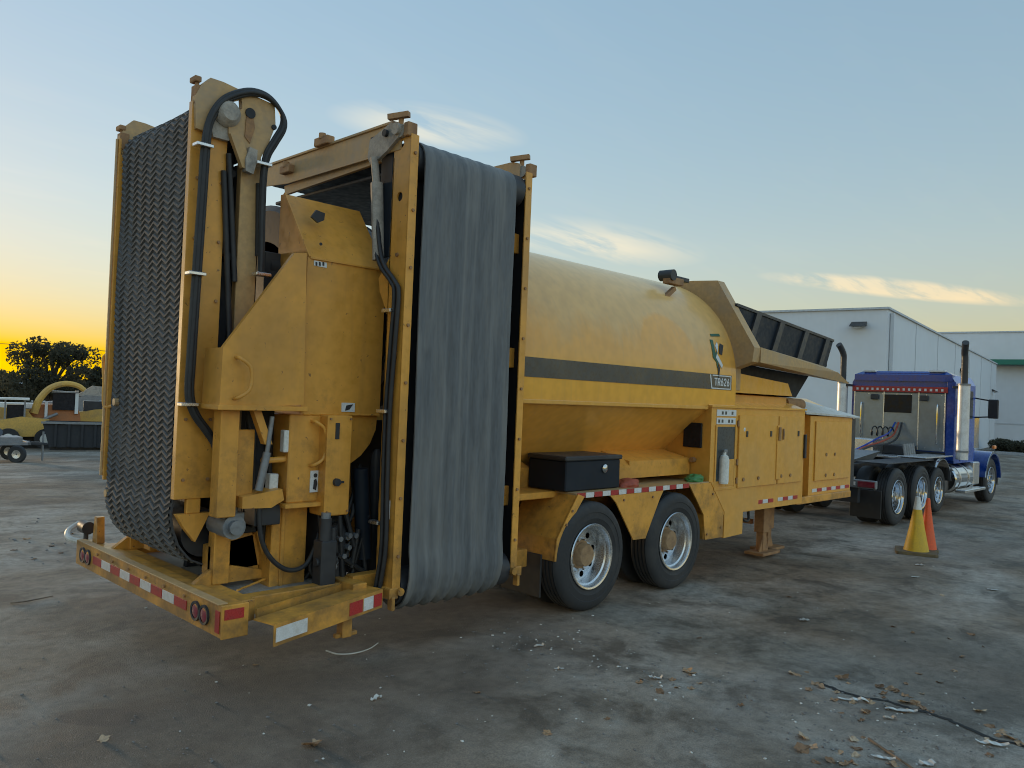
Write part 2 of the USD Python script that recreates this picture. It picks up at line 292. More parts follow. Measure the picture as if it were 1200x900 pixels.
mat('dusty_white', (.52, .50, .45), .5, dirt=(.25, .22, .17), dirt_amt=.6, scale=14)
mat('dull_alloy', (.62, .62, .61), .45, .6, dirt=(.35, .33, .30), dirt_amt=.5, scale=8)

# ------------------------------------------------------------------ ground
def fall(x, y):
    """The yard drains away towards the far left."""
    x, y = np.asarray(x, float), np.asarray(y, float)
    s = np.clip((y-12)/6, 0, None); t = np.clip((x-14)/20, 0, 1)
    return -.040*6*np.where(s < 1, s*s/2, s-.5)*(1-t*t*(3-2*t))*np.clip(1-(y-60)/400, 0, 1)
def ground_z(x, y): return float(fall(x, y))
_a = np.concatenate([-np.geomspace(400, 14, 40), np.linspace(-13.6, 30, 190), np.geomspace(30.6, 900, 60)])
_gx, _gy = np.meshgrid(_a, _a, indexing='ij')
_near = np.exp(-((_gx-6)**2+(_gy-6)**2)/1500)
_gz = fall(_gx, _gy)+_near*(.030*(fbm(np.stack([_gx*.35, _gy*.35, 0*_gx], -1), 3, 3)-.5)+.010*(fbm(np.stack([_gx*2.1, _gy*2.1, 0*_gx], -1), 3, 5)-.5))-.028*_near
k = len(_a); _i = np.arange(k*k).reshape(k, k)
_F = np.concatenate([np.stack([_i[:-1, :-1], _i[1:, :-1], _i[1:, 1:]], -1).reshape(-1, 3), np.stack([_i[:-1, :-1], _i[1:, 1:], _i[:-1, 1:]], -1).reshape(-1, 3)])
STAIN_AT, STAIN_ROT = tuple(at(119, 838, z=-.02)[:2])+(0,), -.80
usdkit.material(stage, '/World/Looks/asphalt', {
    'g': ('geometry', {}),
    'm1': ('mapping', {'scale': (.30, .42, 1), 'rotation': (0, 0, .5)}),
    'n1': ('noise_texture', {'scale': 1.0, 'detail': 7.0, 'roughness': .60, 'distortion': .6}),
    'n2': ('noise_texture', {'scale': 1.7, 'detail': 8.0, 'roughness': .68, 'distortion': .4}),
    'm3': ('mapping', {'scale': (.16, .55, 1), 'rotation': (0, 0, -.9)}),
    'n3': ('noise_texture', {'scale': 1.0, 'detail': 6.0, 'roughness': .6}),
    'n4': ('noise_texture', {'scale': 120.0, 'detail': 3.0, 'roughness': .7}),
    'n5': ('noise_texture', {'scale': 11.0, 'detail': 7.0, 'roughness': .74}),
    'vo': ('noise_texture', {'scale': 75.0, 'detail': 1.0}),
    'r1': ('rgb_ramp', {'ramp': [(0, (.375, .340, .292)), (.38, (.360, .322, .272)), (.49, (.285, .240, .188)), (.59, (.195, .147, .100)), (1, (.160, .120, .084))]}),
    'r2': ('rgb_ramp', {'ramp': [(0, (.28, .265, .25)), (.38, (.42, .40, .37)), (.475, (.86, .85, .83)), (.56, (1.08, 1.08, 1.08)), (.68, (1.18, 1.18, 1.18)), (1, (1.22, 1.22, 1.22))]}),
    'r3': ('rgb_ramp', {'ramp': [(0, (0, 0, 0)), (.50, (0, 0, 0)), (.66, (.6, .6, .6)), (1, (.75, .75, .75))]}),
    'r4': ('rgb_ramp', {'ramp': [(0, (.38, .38, .38)), (.36, (.70, .70, .70)), (.64, (1.2, 1.2, 1.2)), (1, (1.7, 1.7, 1.7))]}),
    'r5': ('rgb_ramp', {'ramp': [(0, (.55, .54, .53)), (.38, (.78, .77, .76)), (.5, (1, 1, 1)), (.64, (1.18, 1.17, 1.15)), (1, (1.4, 1.38, 1.34))]}),
    'r6': ('rgb_ramp', {'ramp': [(0, (0, 0, 0)), (.67, (0, 0, 0)), (.74, (.55, .55, .55)), (1, (.8, .8, .8))]}),
    'x1': ('mix_color', {'blend_type': 'multiply', 'fac': 1.0, 'use_clamp': False}),
    'x2': ('mix_color', {'b': (.150, .122, .094)}),
    'x3': ('mix_color', {'blend_type': 'multiply', 'fac': 1.0, 'use_clamp': False}),
    'x4': ('mix_color', {'blend_type': 'multiply', 'fac': 1.0, 'use_clamp': False}),
    'x5': ('mix_color', {'b': (.26, .24, .22)}),
    'sm': ('mapping', {'mapping_type': 'texture', 'location': STAIN_AT, 'rotation': (0, 0, STAIN_ROT), 'scale': (.46, .23, 1)}), 'sg': ('gradient_texture', {'gradient_type': 'spherical'}),
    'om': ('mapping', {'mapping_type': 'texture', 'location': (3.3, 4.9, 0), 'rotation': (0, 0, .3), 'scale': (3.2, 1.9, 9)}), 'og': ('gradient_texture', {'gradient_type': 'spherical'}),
    'sn': ('math', {'math_type': 'multiply_add', 'value2': .5}), 'sr': ('rgb_ramp', {'ramp': [(0, (0, 0, 0)), (.66, (0, 0, 0)), (.74, (.75, .75, .75)), (1, (.8, .8, .8))]}),
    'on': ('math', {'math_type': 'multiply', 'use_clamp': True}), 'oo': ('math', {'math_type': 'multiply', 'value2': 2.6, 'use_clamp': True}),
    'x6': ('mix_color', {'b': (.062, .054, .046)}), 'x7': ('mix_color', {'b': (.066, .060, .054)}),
    'hb': ('mix_float', {'fac': .35}),
    'b': ('bump', {'strength': .85, 'distance': .016}),
    'ro': ('map_range', {'from_min': .35, 'from_max': .65, 'to_min': .62, 'to_max': .92}),
    'p': ('principled_bsdf', {'specular_ior_level': .4})},
    [('g.position', 'm1.vector'), ('m1.vector', 'n1.vector'), ('g.position', 'n2.vector'), ('g.position', 'm3.vector'), ('m3.vector', 'n3.vector'), ('g.position', 'n4.vector'),
     ('g.position', 'n5.vector'), ('g.position', 'vo.vector'), ('n1.fac', 'r1.fac'), ('n2.fac', 'r2.fac'), ('n3.fac', 'r3.fac'), ('n4.fac', 'r4.fac'), ('n5.fac', 'r5.fac'), ('vo.fac', 'r6.fac'),
     ('r1.color', 'x1.a'), ('r2.color', 'x1.b'), ('x1.result', 'x2.a'), ('r3.color', 'x2.fac'), ('x2.result', 'x3.a'), ('r4.color', 'x3.b'), ('x3.result', 'x4.a'), ('r5.color', 'x4.b'),
     ('g.position', 'sm.vector'), ('sm.vector', 'sg.vector'), ('sg.fac', 'sn.value3'), ('n5.fac', 'sn.value1'), ('sn.value', 'sr.fac'), ('sr.color', 'x6.fac'), ('x4.result', 'x6.a'), ('g.position', 'om.vector'), ('om.vector', 'og.vector'), ('og.fac', 'oo.value1'), ('oo.value', 'on.value1'), ('n1.fac', 'on.value2'), ('on.value', 'x7.fac'), ('x6.result', 'x7.a'), ('x7.result', 'x5.a'), ('r6.color', 'x5.fac'), ('x5.result', 'p.base_color'), ('n4.fac', 'hb.a'), ('n5.fac', 'hb.b'), ('hb.result', 'b.height'), ('b.normal', 'p.normal'), ('n2.fac', 'ro.value'), ('ro.result', 'p.roughness')],
    surface='p.BSDF')
single('ground', trimesh.Trimesh(np.stack([_gx, _gy, _gz], -1).reshape(-1, 3), _F, process=False), 'asphalt', 'grey dusty asphalt of the machinery yard', kind='structure', smooth=True, base=(0, 0, 0))

# ------------------------------------------------------------------ the trommel screen
YS, YL, YC = 4.75, 7.40, 6.07
tr = thing('trommel_screen', 'big yellow wheeled trommel screen with folded black conveyor belts, filling the middle of the yard', 'machine', (6.5, YC, 0))
Y = 'yellow_paint'

# -- casing of the drum
CR, CZ = 1.27, 2.26
def casing_y(z): return YC-math.sqrt(max(CR**2-max(z-CZ, 0)**2, 0))
arc = [(YC-CR*math.cos(a), CZ+CR*math.sin(a)) for a in np.linspace(0, math.pi, 40)]
outer = [(5.62, 1.20), (YC-CR, 1.93)]+arc+[(YC+CR, 1.93), (6.52, 1.20)]
ins = Polygon(outer).buffer(-.03)
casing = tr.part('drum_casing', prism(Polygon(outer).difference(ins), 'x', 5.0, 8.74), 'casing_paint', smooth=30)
casing.part('ledge', box(5.0, 8.1, YC-CR-.02, YC-CR+.05, 1.915, 1.955, .006), 'yellow_casing')
tr.part('drum_end_wall', prism(ins, 'x', 8.60, 8.62), 'dark_void')
st = tr.part('side_stripe', prism([(5.02, 2.15), (8.63, 2.15), (8.63, 2.325), (5.02, 2.325)], 'y', YC-CR-.004, YC-CR+.004), 'stripe_dark')
st.part('stripe_frame', cat([box(8.19, 8.61, YC-CR-.006, YC-CR, a, a+.012, 0) for a in (2.157, 2.306)]+[prism([(8.17, 2.157), (8.19, 2.157), (8.15, 2.318), (8.13, 2.318)], 'y', YC-CR-.006, YC-CR), box(8.60, 8.612, YC-CR-.0062, YC-CR, 2.169, 2.306, 0)]), 'label_white')
st.part('lettering', lettering('TR626', .085, (8.225, YC-CR-.004, 2.197), width=.345), 'label_white')
def on_casing(polys, t):
    out = []
    for pl in polys:
        m = trimesh.creation.extrude_polygon(Polygon(pl).buffer(0), t, engine='earcut'); v, f = trimesh.remesh.subdivide_to_size(m.vertices, m.faces, .05, max_iter=12)
        out.append(trimesh.Trimesh(np.array([[a, casing_y(b)-.002-c, b] for a, b, c in v]), f[:, ::-1], process=False))
    return cat(out)
tr.part('emblem', on_casing([[(8.30, 2.77), (8.52, 2.79), (8.52, 2.82), (8.30, 2.80)], [(8.23, 2.52), (8.29, 2.47), (8.31, 2.73), (8.25, 2.73)], [(8.30, 2.40), (8.35, 2.50), (8.33, 2.60), (8.28, 2.55)]], .004), 'logo_green')
tr.part('emblem_wing', on_casing([[(8.38, 2.57), (8.44, 2.56), (8.52, 2.68), (8.46, 2.70), (8.42, 2.66)], [(8.32, 2.27), (8.36, 2.40), (8.33, 2.45), (8.31, 2.41)]], .006), 'label_black')
tr.part('emblem_flash', on_casing([[(8.29, 2.52), (8.40, 2.40), (8.43, 2.44), (8.33, 2.57)], [(8.35, 2.58), (8.40, 2.68), (8.39, 2.71), (8.33, 2.66)]], .005), 'label_white')
# fittings along the top of the casing
tr.part('light_bracket', cat([bar(at(775, 352, y=5.25), at(790, 338, y=5.25), .05, .05), box(7.85, 8.15, 5.2, 5.3, 3.36, 3.44)]), 'rusty_tan')
tr.part('work_lamp', cat([cyl((7.9, 5.18, 3.46), (7.9, 5.36, 3.46), .065, 16), box(7.92, 8.3, 5.22, 5.3, 3.42, 3.47)]), 'black_steel')

# -- front bulkhead and feed hopper
inner_arc = [(YC-1.23*math.cos(a), CZ+1.23*math.sin(a)) for a in np.linspace(0.05, math.pi-.05, 30)]
def mir(p): return [(2*YC-a, b) for a, b in p][::-1]
half = [(4.83, 2.16), (4.83, 2.42), (4.60, 2.50), (4.58, 2.67), (5.10, 3.50), (5.45, 3.52)]
bulk = Polygon(half+mir(half)).difference(Polygon([(p[0], p[1]) for p in inner_arc]+[(6.9, 2.0), (5.2, 2.0)]))
tr.part('front_bulkhead', prism(bulk, 'x', 8.74, 8.90), 'tan_dusty', smooth=False)
hop = tr.part('feed_hopper', prism([(4.98, 2.62), (4.98, 2.68), (5.05, 2.7), (7.09, 2.7), (7.09, 2.62)], 'x', 8.90, 11.6), 'navy_panel')
for s, y0 in ((1, 4.90), (-1, 7.2)):
    hop.part('hopper_side', prism([(8.86, 2.72), (8.84, 3.20), (11.75, 2.985), (11.52, 2.58)], 'y', y0, y0+.03), 'navy_panel')
    for xa in (9.1, 9.75, 10.5, 11.2):
        w = .13
        hop.part('hopper_rib', prism([(xa, 2.72-.05*(xa-8.86)), (xa+w, 2.72-.05*(xa-8.86)), (xa+w+.24, 3.185-.073*(xa+.24-8.84)), (xa+.24, 3.188-.073*(xa+.24-8.84))], 'y', y0-.035, y0-.002), 'black_steel')
    hop.part('hopper_rim', bar((8.86, y0+.015, 3.205), (11.75, y0+.015, 2.99), .06, .035), 'black_steel')
hop.part('hopper_back', prism([(4.93, 2.6), (7.2, 2.6), (7.2, 2.985), (4.93, 2.985)], 'x', 11.60, 11.63), 'navy_panel')
for y0, y1 in ((4.575, 4.90), (7.24, 7.57)):
    tr.part('hopper_lip', cat([trimesh.convex.convex_hull(np.array([(8.9, y0, 2.68), (8.9, y1, 2.74), (11.3, y0+.05, 2.50), (11.4, y1, 2.60), (8.9, y0, 2.50), (11.9, y0+.12, 2.36), (11.9, y0+.18, 2.38), (8.9, y1, 2.5)]))]), 'tan_dusty', smooth=False)
tr.part('hopper_chute', trimesh.convex.convex_hull(np.array([(8.9, y, z) for y in (4.92, 7.2) for z in (2.38, 2.5)]+[(11.0, y, 2.43) for y in (4.92, 7.2)]+[(10.75, 4.98, 2.12), (10.75, 7.1, 2.12), (9.9, 4.98, 2.16), (9.9, 7.1, 2.16)])), 'dark_void')
tr.part('hopper_side_plate', prism([(8.80, 2.37), (10.2, 2.295), (10.34, 2.13), (8.80, 2.13)], 'y', 4.84, 4.88), 'yellow_casing')
tr.part('under_hopper_deck', box(8.85, 10.3, 4.9, 7.2, 1.9, 2.11), Y)

# -- engine house
roofp = [(YS, .69), (YS, 1.955), (5.2, 2.135), (6.95, 2.135), (YL, 1.955), (YL, .69)]
eh = tr.part('engine_house', prism(roofp, 'x', 8.12, 10.55), 'yellow_casing', smooth=False)
eh.part('roof_trim', cat([bar((8.1, YS-.004, 1.955), (10.57, YS-.004, 1.955), .03, .022)]), 'yellow_casing')
eh.part('lower_skirt', prism([(8.15, 1.09), (8.48, .725), (8.48, .42), (8.92, .43), (8.92, .70), (9.3, .70), (9.3, 1.09)], 'y', YS-.006, YS+.03), 'yellow_casing')
# compartment with extinguisher
eh.part('extinguisher_recess', box(8.245, 8.66, YS-.004, YS+.02, 1.03, 1.72, .002), 'stripe_dark')
eh.part('recess_frame', cat([box(8.215, 8.245, YS-.012, YS, 1.0, 1.74), box(8.66, 8.69, YS-.012, YS, 1.0, 1.74), box(8.215, 8.69, YS-.0125, YS, .985, 1.015)]), 'yellow_casing')
eh.part('recess_cover', box(8.48, 8.655, YS-.010, YS-.005, 1.03, 1.34), 'yellow_casing')
ex = eh.part('fire_extinguisher', lathe([(0, 1.06), (.052, 1.065), (.058, 1.1), (.058, 1.34), (.045, 1.385), (.02, 1.40), (.02, 1.43), (0, 1.43)], (8.36, YS-.045, 0), (0, 0, 1), 18), 'white_paint')
ex.part('valve', cat([box(8.34, 8.41, YS-.06, YS-.03, 1.42, 1.46), cyl((8.40, YS-.045, 1.42), (8.43, YS-.05, 1.30), .009, 8)]), 'metal_grey')
for i, (z0, w) in enumerate([(1.845, .44), (1.75, .43)]):
    dc = eh.part('warning_decal', box(8.23, 8.23+w, YS-.007, YS, z0, z0+.075, .001), 'label_white')
    dc.part('decal_print', cat([box(8.26+j*.075, 8.30+j*.075, YS-.009, YS-.006, z0+.018, z0+.055, 0) for j in range(5) if (i+j) % 3]), 'stripe_dark')
# doors
for x0, x1, z0, z1, lab in ((8.74, 9.74, .99, 1.86, None), (9.77, 10.46, .99, 1.86, None)):
    d = eh.part('engine_door', box(x0, x1, YS-.022, YS, z0, z1, .008), 'yellow_casing')
    for px in (.18, .80): d.part('latch', box(x0+px*(x1-x0)-.02, x0+px*(x1-x0)+.02, YS-.03, YS-.02, 1.60, 1.67, .004), 'black_steel')
    for px in (.12, .5): d.part('latch', cyl((x0+px*(x1-x0), YS-.034, 1.09), (x0+px*(x1-x0), YS-.02, 1.09), .022, 12), 'rusty_tan')
eh.part('door_pillar', box(9.70, 9.82, YS-.034, YS-.02, 1.05, 1.74), 'yellow_casing')
eh.part('door_handle', cat([box(9.72, 9.78, YS-.05, YS-.033, 1.55, 1.72), box(9.86, 9.89, YS-.04, YS-.02, 1.56, 1.7)]), 'rusty_tan')
eh.part('side_handle', box(10.53, 10.58, YS-.03, YS, 1.30, 1.62), 'black_steel')
eh.part('lamp_button', lathe([(0, 0), (.03, 0), (.03, .02), (0, .03)], (8.86, YS, 1.69), (0, -1, 0), 12), 'label_white')
for x, z in ((8.72, 1.3), (8.72, 1.08), (8.72, 1.76)): eh.part('hinge', cyl((x, YS-.012, z-.035), (x, YS-.012, z+.035), .014, 10), 'rusty_tan')
eh.part('rear_vent', box(8.095, 8.125, 4.86, 5.10, 1.47, 1.755), 'window_dark')
eh.part('rear_lever', cyl((8.11, 4.95, 1.33), (8.05, 4.95, 1.33), .03, 12), 'rusty_tan')
# second house
eh2 = tr.part('radiator_house', prism([(4.86, .74), (4.86, 1.87), (5.0, 1.90), (5.6, 2.13), (6.6, 2.13), (7.2, 1.9), (7.3, .74)], 'x', 10.98, 12.46), 'yellow_casing', smooth=False)
eh2.part('roof_panel', trimesh.convex.convex_hull(np.array([(10.75, 4.82, 1.895), (12.68, 4.82, 1.855), (10.75, 5.6, 2.20), (12.68, 5.6, 2.04), (10.75, 4.82, 1.925), (12.68, 4.82, 1.875), (10.75, 5.6, 2.23), (12.68, 5.6, 2.07)])), 'dusty_white', smooth=False)
eh2.part('radiator_grille', box(12.46, 12.63, 4.87, 7.2, .80, 1.84), 'black_steel')
d = eh2.part('radiator_door', box(11.14, 12.36, 4.84, 4.86, .95, 1.80, .006), 'yellow_casing')
for x in (11.5, 11.8):
    d.part('latch', cyl((x, 4.83, 1.32), (x, 4.845, 1.32), .024, 12), 'rusty_tan'); d.part('latch', cyl((x, 4.83, 1.02), (x, 4.845, 1.02), .024, 12), 'rusty_tan')
tr.part('recessed_side_panel', box(10.55, 10.98, 4.99, 7.2, .72, 1.93), Y)
tr.part('muffler', cyl((10.45, 5.02, 2.03), (10.98, 5.02, 2.02), .085, 18), 'rusty_tan')
# running marks on the house bottoms
def tape(x0, x1, z, y, n, h=.048, first=0):
    w = (x1-x0)/n
    for i in range(n):
        red = (i+first) % 2
        tr.part('reflector_red' if red else 'reflector_white', box(x0+i*w+.004, x0+(i+1)*w-.004, y-.0042, y+.002, z-h/2, z+h/2, .0008), 'tape_red' if red else 'tape_white')
for x0 in (9.13, 9.83): tape(x0, x0+.58, .785, YS, 4)
tape(11.1, 12.42, .815, 4.86, 8)
tr.part('sill_rail', box(10.5, 12.35, 4.80, 4.86, .66, .755), Y)

# -- fenders, deck, toolbox
deck = tr.part('fender_deck', box(5.77, 8.14, YS, 5.55, 1.065, 1.095, .004), 'tan_dusty')
tape(5.77, 7.70, 1.072, YS, 15, first=1)
fy = 5.36
prof = [(5.78, 1.09), (5.50, .70), (5.48, .50)]
tr.part('rear_fender', cat([prism(Polygon([prof[0], prof[1], (5.51, .70), (5.80, 1.09)]), 'y', YS, fy), prism([(5.48, .50), (5.50, .70), (5.515, .70), (5.495, .50)], 'y', YS, fy),
                            prism([(5.78, 1.09), (5.50, .70), (5.48, .50), (5.545, .50), (5.56, .69), (5.87, 1.06)], 'y', YS-.012, YS+.01)]), Y, smooth=False)
tr.part('fender_step', box(5.1, 5.79, 5.0, 5.7, 1.03, 1.09), Y)
tr.part('centre_fender', prism([(6.28, 1.046), (6.38, .97), (6.69, .575), (6.90, .57), (7.14, .97), (7.2, 1.046)], 'y', YS-.002, YS+.012), Y, smooth=False)
tr.part('front_fender', cat([prism([(7.70, 1.085), (8.02, .73), (8.07, .44), (8.46, .435), (8.46, .72), (8.13, 1.085)], 'y', YS-.004, YS+.012), box(8.05, 8.07, YS+.012, fy, .44, .73, .003)]), Y, smooth=False)
tb = tr.part('toolbox', box(5.72, 6.56, 4.85, 5.33, 1.10, 1.385, .01), 'navy_panel')
tb.part('toolbox_lid', box(5.70, 6.58, 4.835, 5.34, 1.385, 1.43, .012), 'black_steel')
tb.part('toolbox_lock', lathe([(0, 0), (.035, 0), (.042, .012), (.02, .022), (0, .022)], (6.30, 4.85, 1.30), (0, -1, 0), 14), 'chrome')
tr.part('chute_housing', cat([prism([(4.98, 1.10), (4.98, 1.28), (5.10, 1.38), (5.75, 1.45), (5.75, 1.10)], 'x', 6.62, 6.92), prism([(5.0, 1.16), (5.0, 1.34), (5.6, 1.47), (5.7, 1.16)], 'x', 6.92, 8.10)]), Y, smooth=False)
tr.part('rear_housing', prism([(5.36, 1.0), (5.33, 1.28), (5.75, 1.45), (5.8, 1.0)], 'x', 5.0, 5.75), Y, smooth=False)
def lump(sc, o, seed):
    m = trimesh.creation.icosphere(3, 1); m.vertices *= (.65+.7*fbm(m.vertices*1.6+seed, 3, seed))[:, None]; m.apply_scale(sc); m.apply_translation(o); return m
tr.part('red_tarp', lump((.15, .10, .06), (6.74, 4.88, 1.12), 3), 'red_item')
tr.part('green_cap', lump((.13, .09, .06), (7.98, 4.86, 1.12), 5), 'green_item')

# -- wheels
def wheel(parent, o, side=-1, R=.515, w=.27, rim_mat='aluminium', deep=.17, names=('wheel', 'rim', 'hub'), hubr=.115, hubmat='rusty_hub', n=56):
    """o: centre of the tyre's outer face; side -1: that face looks towards -y."""
    d = np.array([0, side, 0], float); o = np.asarray(o, float)
    k = R/.515
    pr = [(.30*k, -w), (.42*k, -w-.0), (.475*k, -w+.015), (.505*k, -w+.04)]
    for t in range(4):  # tread with grooves
        a = -w+.045+t*(w-.09)/4; b = (w-.09)/4
        pr += [(R, a+.004), (R, a+b-.014), (R-.012, a+b-.012), (R-.012, a+b-.003)]
    pr += [(R, -.045), (.507*k, -.03), (.490*k, -.010), (.455*k, .003), (.42*k, .005), (.417*k, .001), (.36*k, .004), (.355*k, .0), (.315*k, -.012), (.295*k, -.02), (.290*k, -.05)]
    ty = parent.part(names[0], lathe(pr, o, d, n), 'tyre_rubber', smooth=40)
    rm = ty.part(names[1], lathe([(.298*k, -.012), (.312*k, -.004), (.306*k, .004), (.290*k, .0), (.282*k, -.018), (.277*k, -.05), (.262*k, -.06), (.255*k, -deep*.6), (.243*k, -deep)], o, d, n), rim_mat, smooth=40)
    g = Point(0, 0).buffer(.247*k, 24).difference(Point(0, 0).buffer(.07*k))
    for a in range(8 if rim_mat == 'aluminium' else 10):
        q = a*2*math.pi/(8 if rim_mat == 'aluminium' else 10)+.2
        g = g.difference(Point(.198*k*math.cos(q), .198*k*math.sin(q)).buffer(.030*k, 8))
    disc = trimesh.creation.extrude_polygon(g, .014, engine='earcut'); v = disc.vertices.copy()
    disc.vertices = np.c_[v[:, 0], side*v[:, 2], v[:, 1]]+o-d*deep
    if side > 0: disc.invert()
    rm.part('wheel_disc', disc, rim_mat)
    rm.part('brake_drum', lathe([(0, -deep-.05), (.24*k, -deep-.05), (.24*k, -deep-.2), (0, -deep-.2)], o, d, 24), 'black_steel')
    hb = ty.part(names[2], lathe([(hubr+.02, -deep), (hubr+.02, -deep+.03), (hubr, -deep+.035), (hubr*.93, -.075), (hubr*.85, -.06), (0, -.055)], o, d, 24), hubmat)
    nuts = [cyl(o-d*deep+np.array([math.cos(q), 0, math.sin(q)])*(.150*k), o-d*(deep-.045)+np.array([math.cos(q), 0, math.sin(q)])*(.150*k), .014, 6) for q in np.arange(10)*math.pi/5]
    hb.part('lug_nuts', cat(nuts), rim_mat, kind='stuff')
    return ty
for wx in (6.0, 7.44):
    wheel(tr, (wx, YS-.03, .49))
    tr.part('inner_wheel', lathe([(.28, 0), (.42, 0), (.49, .02), (.515, .045), (.515, .22), (.49, .25), (.42, .27), (.28, .27)], (wx, YS+.33, .49), (0, 1, 0), 40), 'tyre_rubber', smooth=40)
    tr.part('axle', cyl((wx, YS+.2, .49), (wx, YL-.2, .49), .07, 14), 'black_steel')
    wheel(tr, (wx, YL+.01, .49), 1, n=36)
    tr.part('inner_wheel', lathe([(.28, 0), (.42, 0), (.49, .02), (.515, .045), (.515, .22), (.49, .25), (.42, .27), (.28, .27)], (wx, YL-.60, .49), (0, 1, 0), 40), 'tyre_rubber', smooth=40)
for yy in (4.85, 6.85): tr.part('mud_flap', box(5.42, 5.44, yy, yy+.5, .16, .55), 'rubber_hose')

# -- chassis
for yy in (5.46, 6.52): tr.part('chassis_rail', prism([(2.6, .62), (2.6, .82), (3.6, 1.0), (12.4, 1.02), (12.4, .78), (3.6, .70)], 'y', yy, yy+.12), Y, smooth=False)
for x in (3.2, 4.6, 8.4, 9.6, 11.0): tr.part('cross_member', box(x, x+.12, 5.58, 6.52, .74, .94), Y)
tr.part('belly_pan', box(8.6, 12.3, 4.95, 7.2, .66, .72), 'black_steel')
tr.part('fines_trough', prism([(5.6, 1.0), (5.62, 1.22), (6.52, 1.22), (6.54, 1.0)], 'x', 3.9, 8.6), 'black_steel')
for x, yy in ((9.98, 5.0), (10.36, 5.12), (9.98, 6.9), (10.36, 7.0)):
    lg = tr.part('landing_leg', box(x, x+.16, yy, yy+.14, .30, .75), 'rusty_tan')
    lg.part('inner_leg', box(x+.03, x+.13, yy+.02, yy+.12, .06, .32), 'rusty_tan'); lg.part('foot', cat([box(x-.13, x+.36, yy-.07, yy+.2, .012, .05), prism([(x-.05, .05), (x+.21, .05), (x+.14, .2), (x+.02, .2)], 'y', yy+.03, yy+.05)]), 'rusty_tan')
tr.part('leg_brace', bar((10.05, 5.2, .42), (10.05, 6.9, .42), .06, .06), 'rusty_tan')
tr.part('drawbar', cat([prism([(12.3, .70), (12.3, .95), (13.3, .82), (14.0, .72), (14.0, .55), (13.3, .58)], 'y', 5.8, 6.3)]), 'black_steel')
tr.part('air_hose', tube(smooth([(9.1, 4.9, .66), (9.18, 4.87, .56), (9.3, 4.87, .55), (9.35, 4.9, .66)], 20), .018, 8), 'rubber_hose')

# -- rear bumper
bp = tr.part('rear_bumper', prism([(2.36, .385), (2.50, .385), (2.53, .41), (2.53, .575), (2.36, .585)], 'y', YS+.01, 7.47), Y, smooth=False)
bp.part('bumper_cap', box(2.355, 2.535, YS-.004, YS+.012, .38, .59), Y)
bp.part('bumper_lip', box(2.352, 2.42, YS+.05, 7.44, .584, .592, .002), 'tan_dusty')
def btape(y0, y1, z, n, first):
    w = (y1-y0)/n
    for i in range(n):
        red = (i+first) % 2
        tr.part('reflector_red' if red else 'reflector_white', box(2.3555, 2.362, y0+i*w+.004, y0+(i+1)*w-.004, z-.032, z+.032, .0008), 'tape_red' if red else 'tape_white')
btape(5.26, 7.06, .485, 9, 1)
def lamp(y, z=.485, r=.058):
    l = tr.part('tail_lamp', lathe([(0, 0), (r*.8, .004), (r*.8, .012), (r*.5, .018), (0, .02)], (2.362, y, z), (-1, 0, 0), 20), 'lamp_red')
    l.part('lamp_ring', lathe([(r*.8, 0), (r*1.12, 0), (r*1.1, .016), (r*.82, .014)], (2.361, y, z), (-1, 0, 0), 20), 'black_steel')
for y in (4.99, 5.115, 7.17, 7.29): lamp(y)
tr.part('reflector_red', box(2.37, 2.50, YS-.008, YS-.002, .50, .565, .001), 'tape_red')
tr.part('reflector_red', box(2.3545, 2.358, YS+.03, YS+.09, .41, .55, .001), 'tape_red')
# left end of the bumper: bent plate, peg and light
tr.part('bumper_wing', tube(smooth([(2.42, 7.42, .56), (2.33, 7.58, .585), (2.36, 7.70, .63), (2.46, 7.76, .68)], 16), .024, 8), 'dusty_white')
tr.part('corner_post', prism([(7.22, .58), (7.34, .58), (7.31, .80), (7.25, .80)], 'x', 2.44, 2.50), Y, smooth=False)
tr.part('corner_lamp', cat([cyl((2.44, 7.58, .68), (2.44, 7.44, .68), .055, 14), cyl((2.44, 7.5, .55), (2.44, 7.5, .68), .02, 8)]), 'black_steel')

# -- right tail rail with tape
p0, p1 = np.array([2.60, 4.53, 0]), np.array([3.585, 4.745, 0]); dd = (p1-p0)/np.linalg.norm(p1-p0); nn = np.array([dd[1], -dd[0], 0])
def along(s0, s1, off, t, z0, z1, z0b=None, z1b=None):
    z0b = z0 if z0b is None else z0b; z1b = z1 if z1b is None else z1b
    return trimesh.convex.convex_hull(np.array([p0+dd*s+nn*o+[0, 0, z] for s, za, zb in ((s0, z0, z1), (s1, z0b, z1b)) for z in (za, zb) for o in (off, off+t)]))
Lr = np.linalg.norm(p1-p0)
tail = tr.part('tail_rail', cat([along(0, Lr, -.012, .012, .345, .485, .39, .525), along(0, Lr, -.20, .19, .475, .485, .515, .525), along(.1, Lr, -.30, .012, .44, .51, .47, .545)]), Y, smooth=False)
def zt(s): return .435+.04*s/Lr-.02
for s0, s1, red in ((.01, .27, 0), (.66, .79, 1), (.80, .90, 0), (.905, .99, 1)):
    s0, s1 = s0*Lr, s1*Lr
    tr.part('reflector_red' if red else 'reflector_white', along(s0, s1, 0, .003, zt(s0)-.045, zt(s0)+.045, zt(s1)-.045, zt(s1)+.045), 'tape_red' if red else 'tape_white', smooth=False)
tr.part('rail_hook', cat([box(3.22, 3.30, 4.70, 4.78, .24, .40), box(3.18, 3.36, 4.72, 4.76, .24, .27)]), Y)

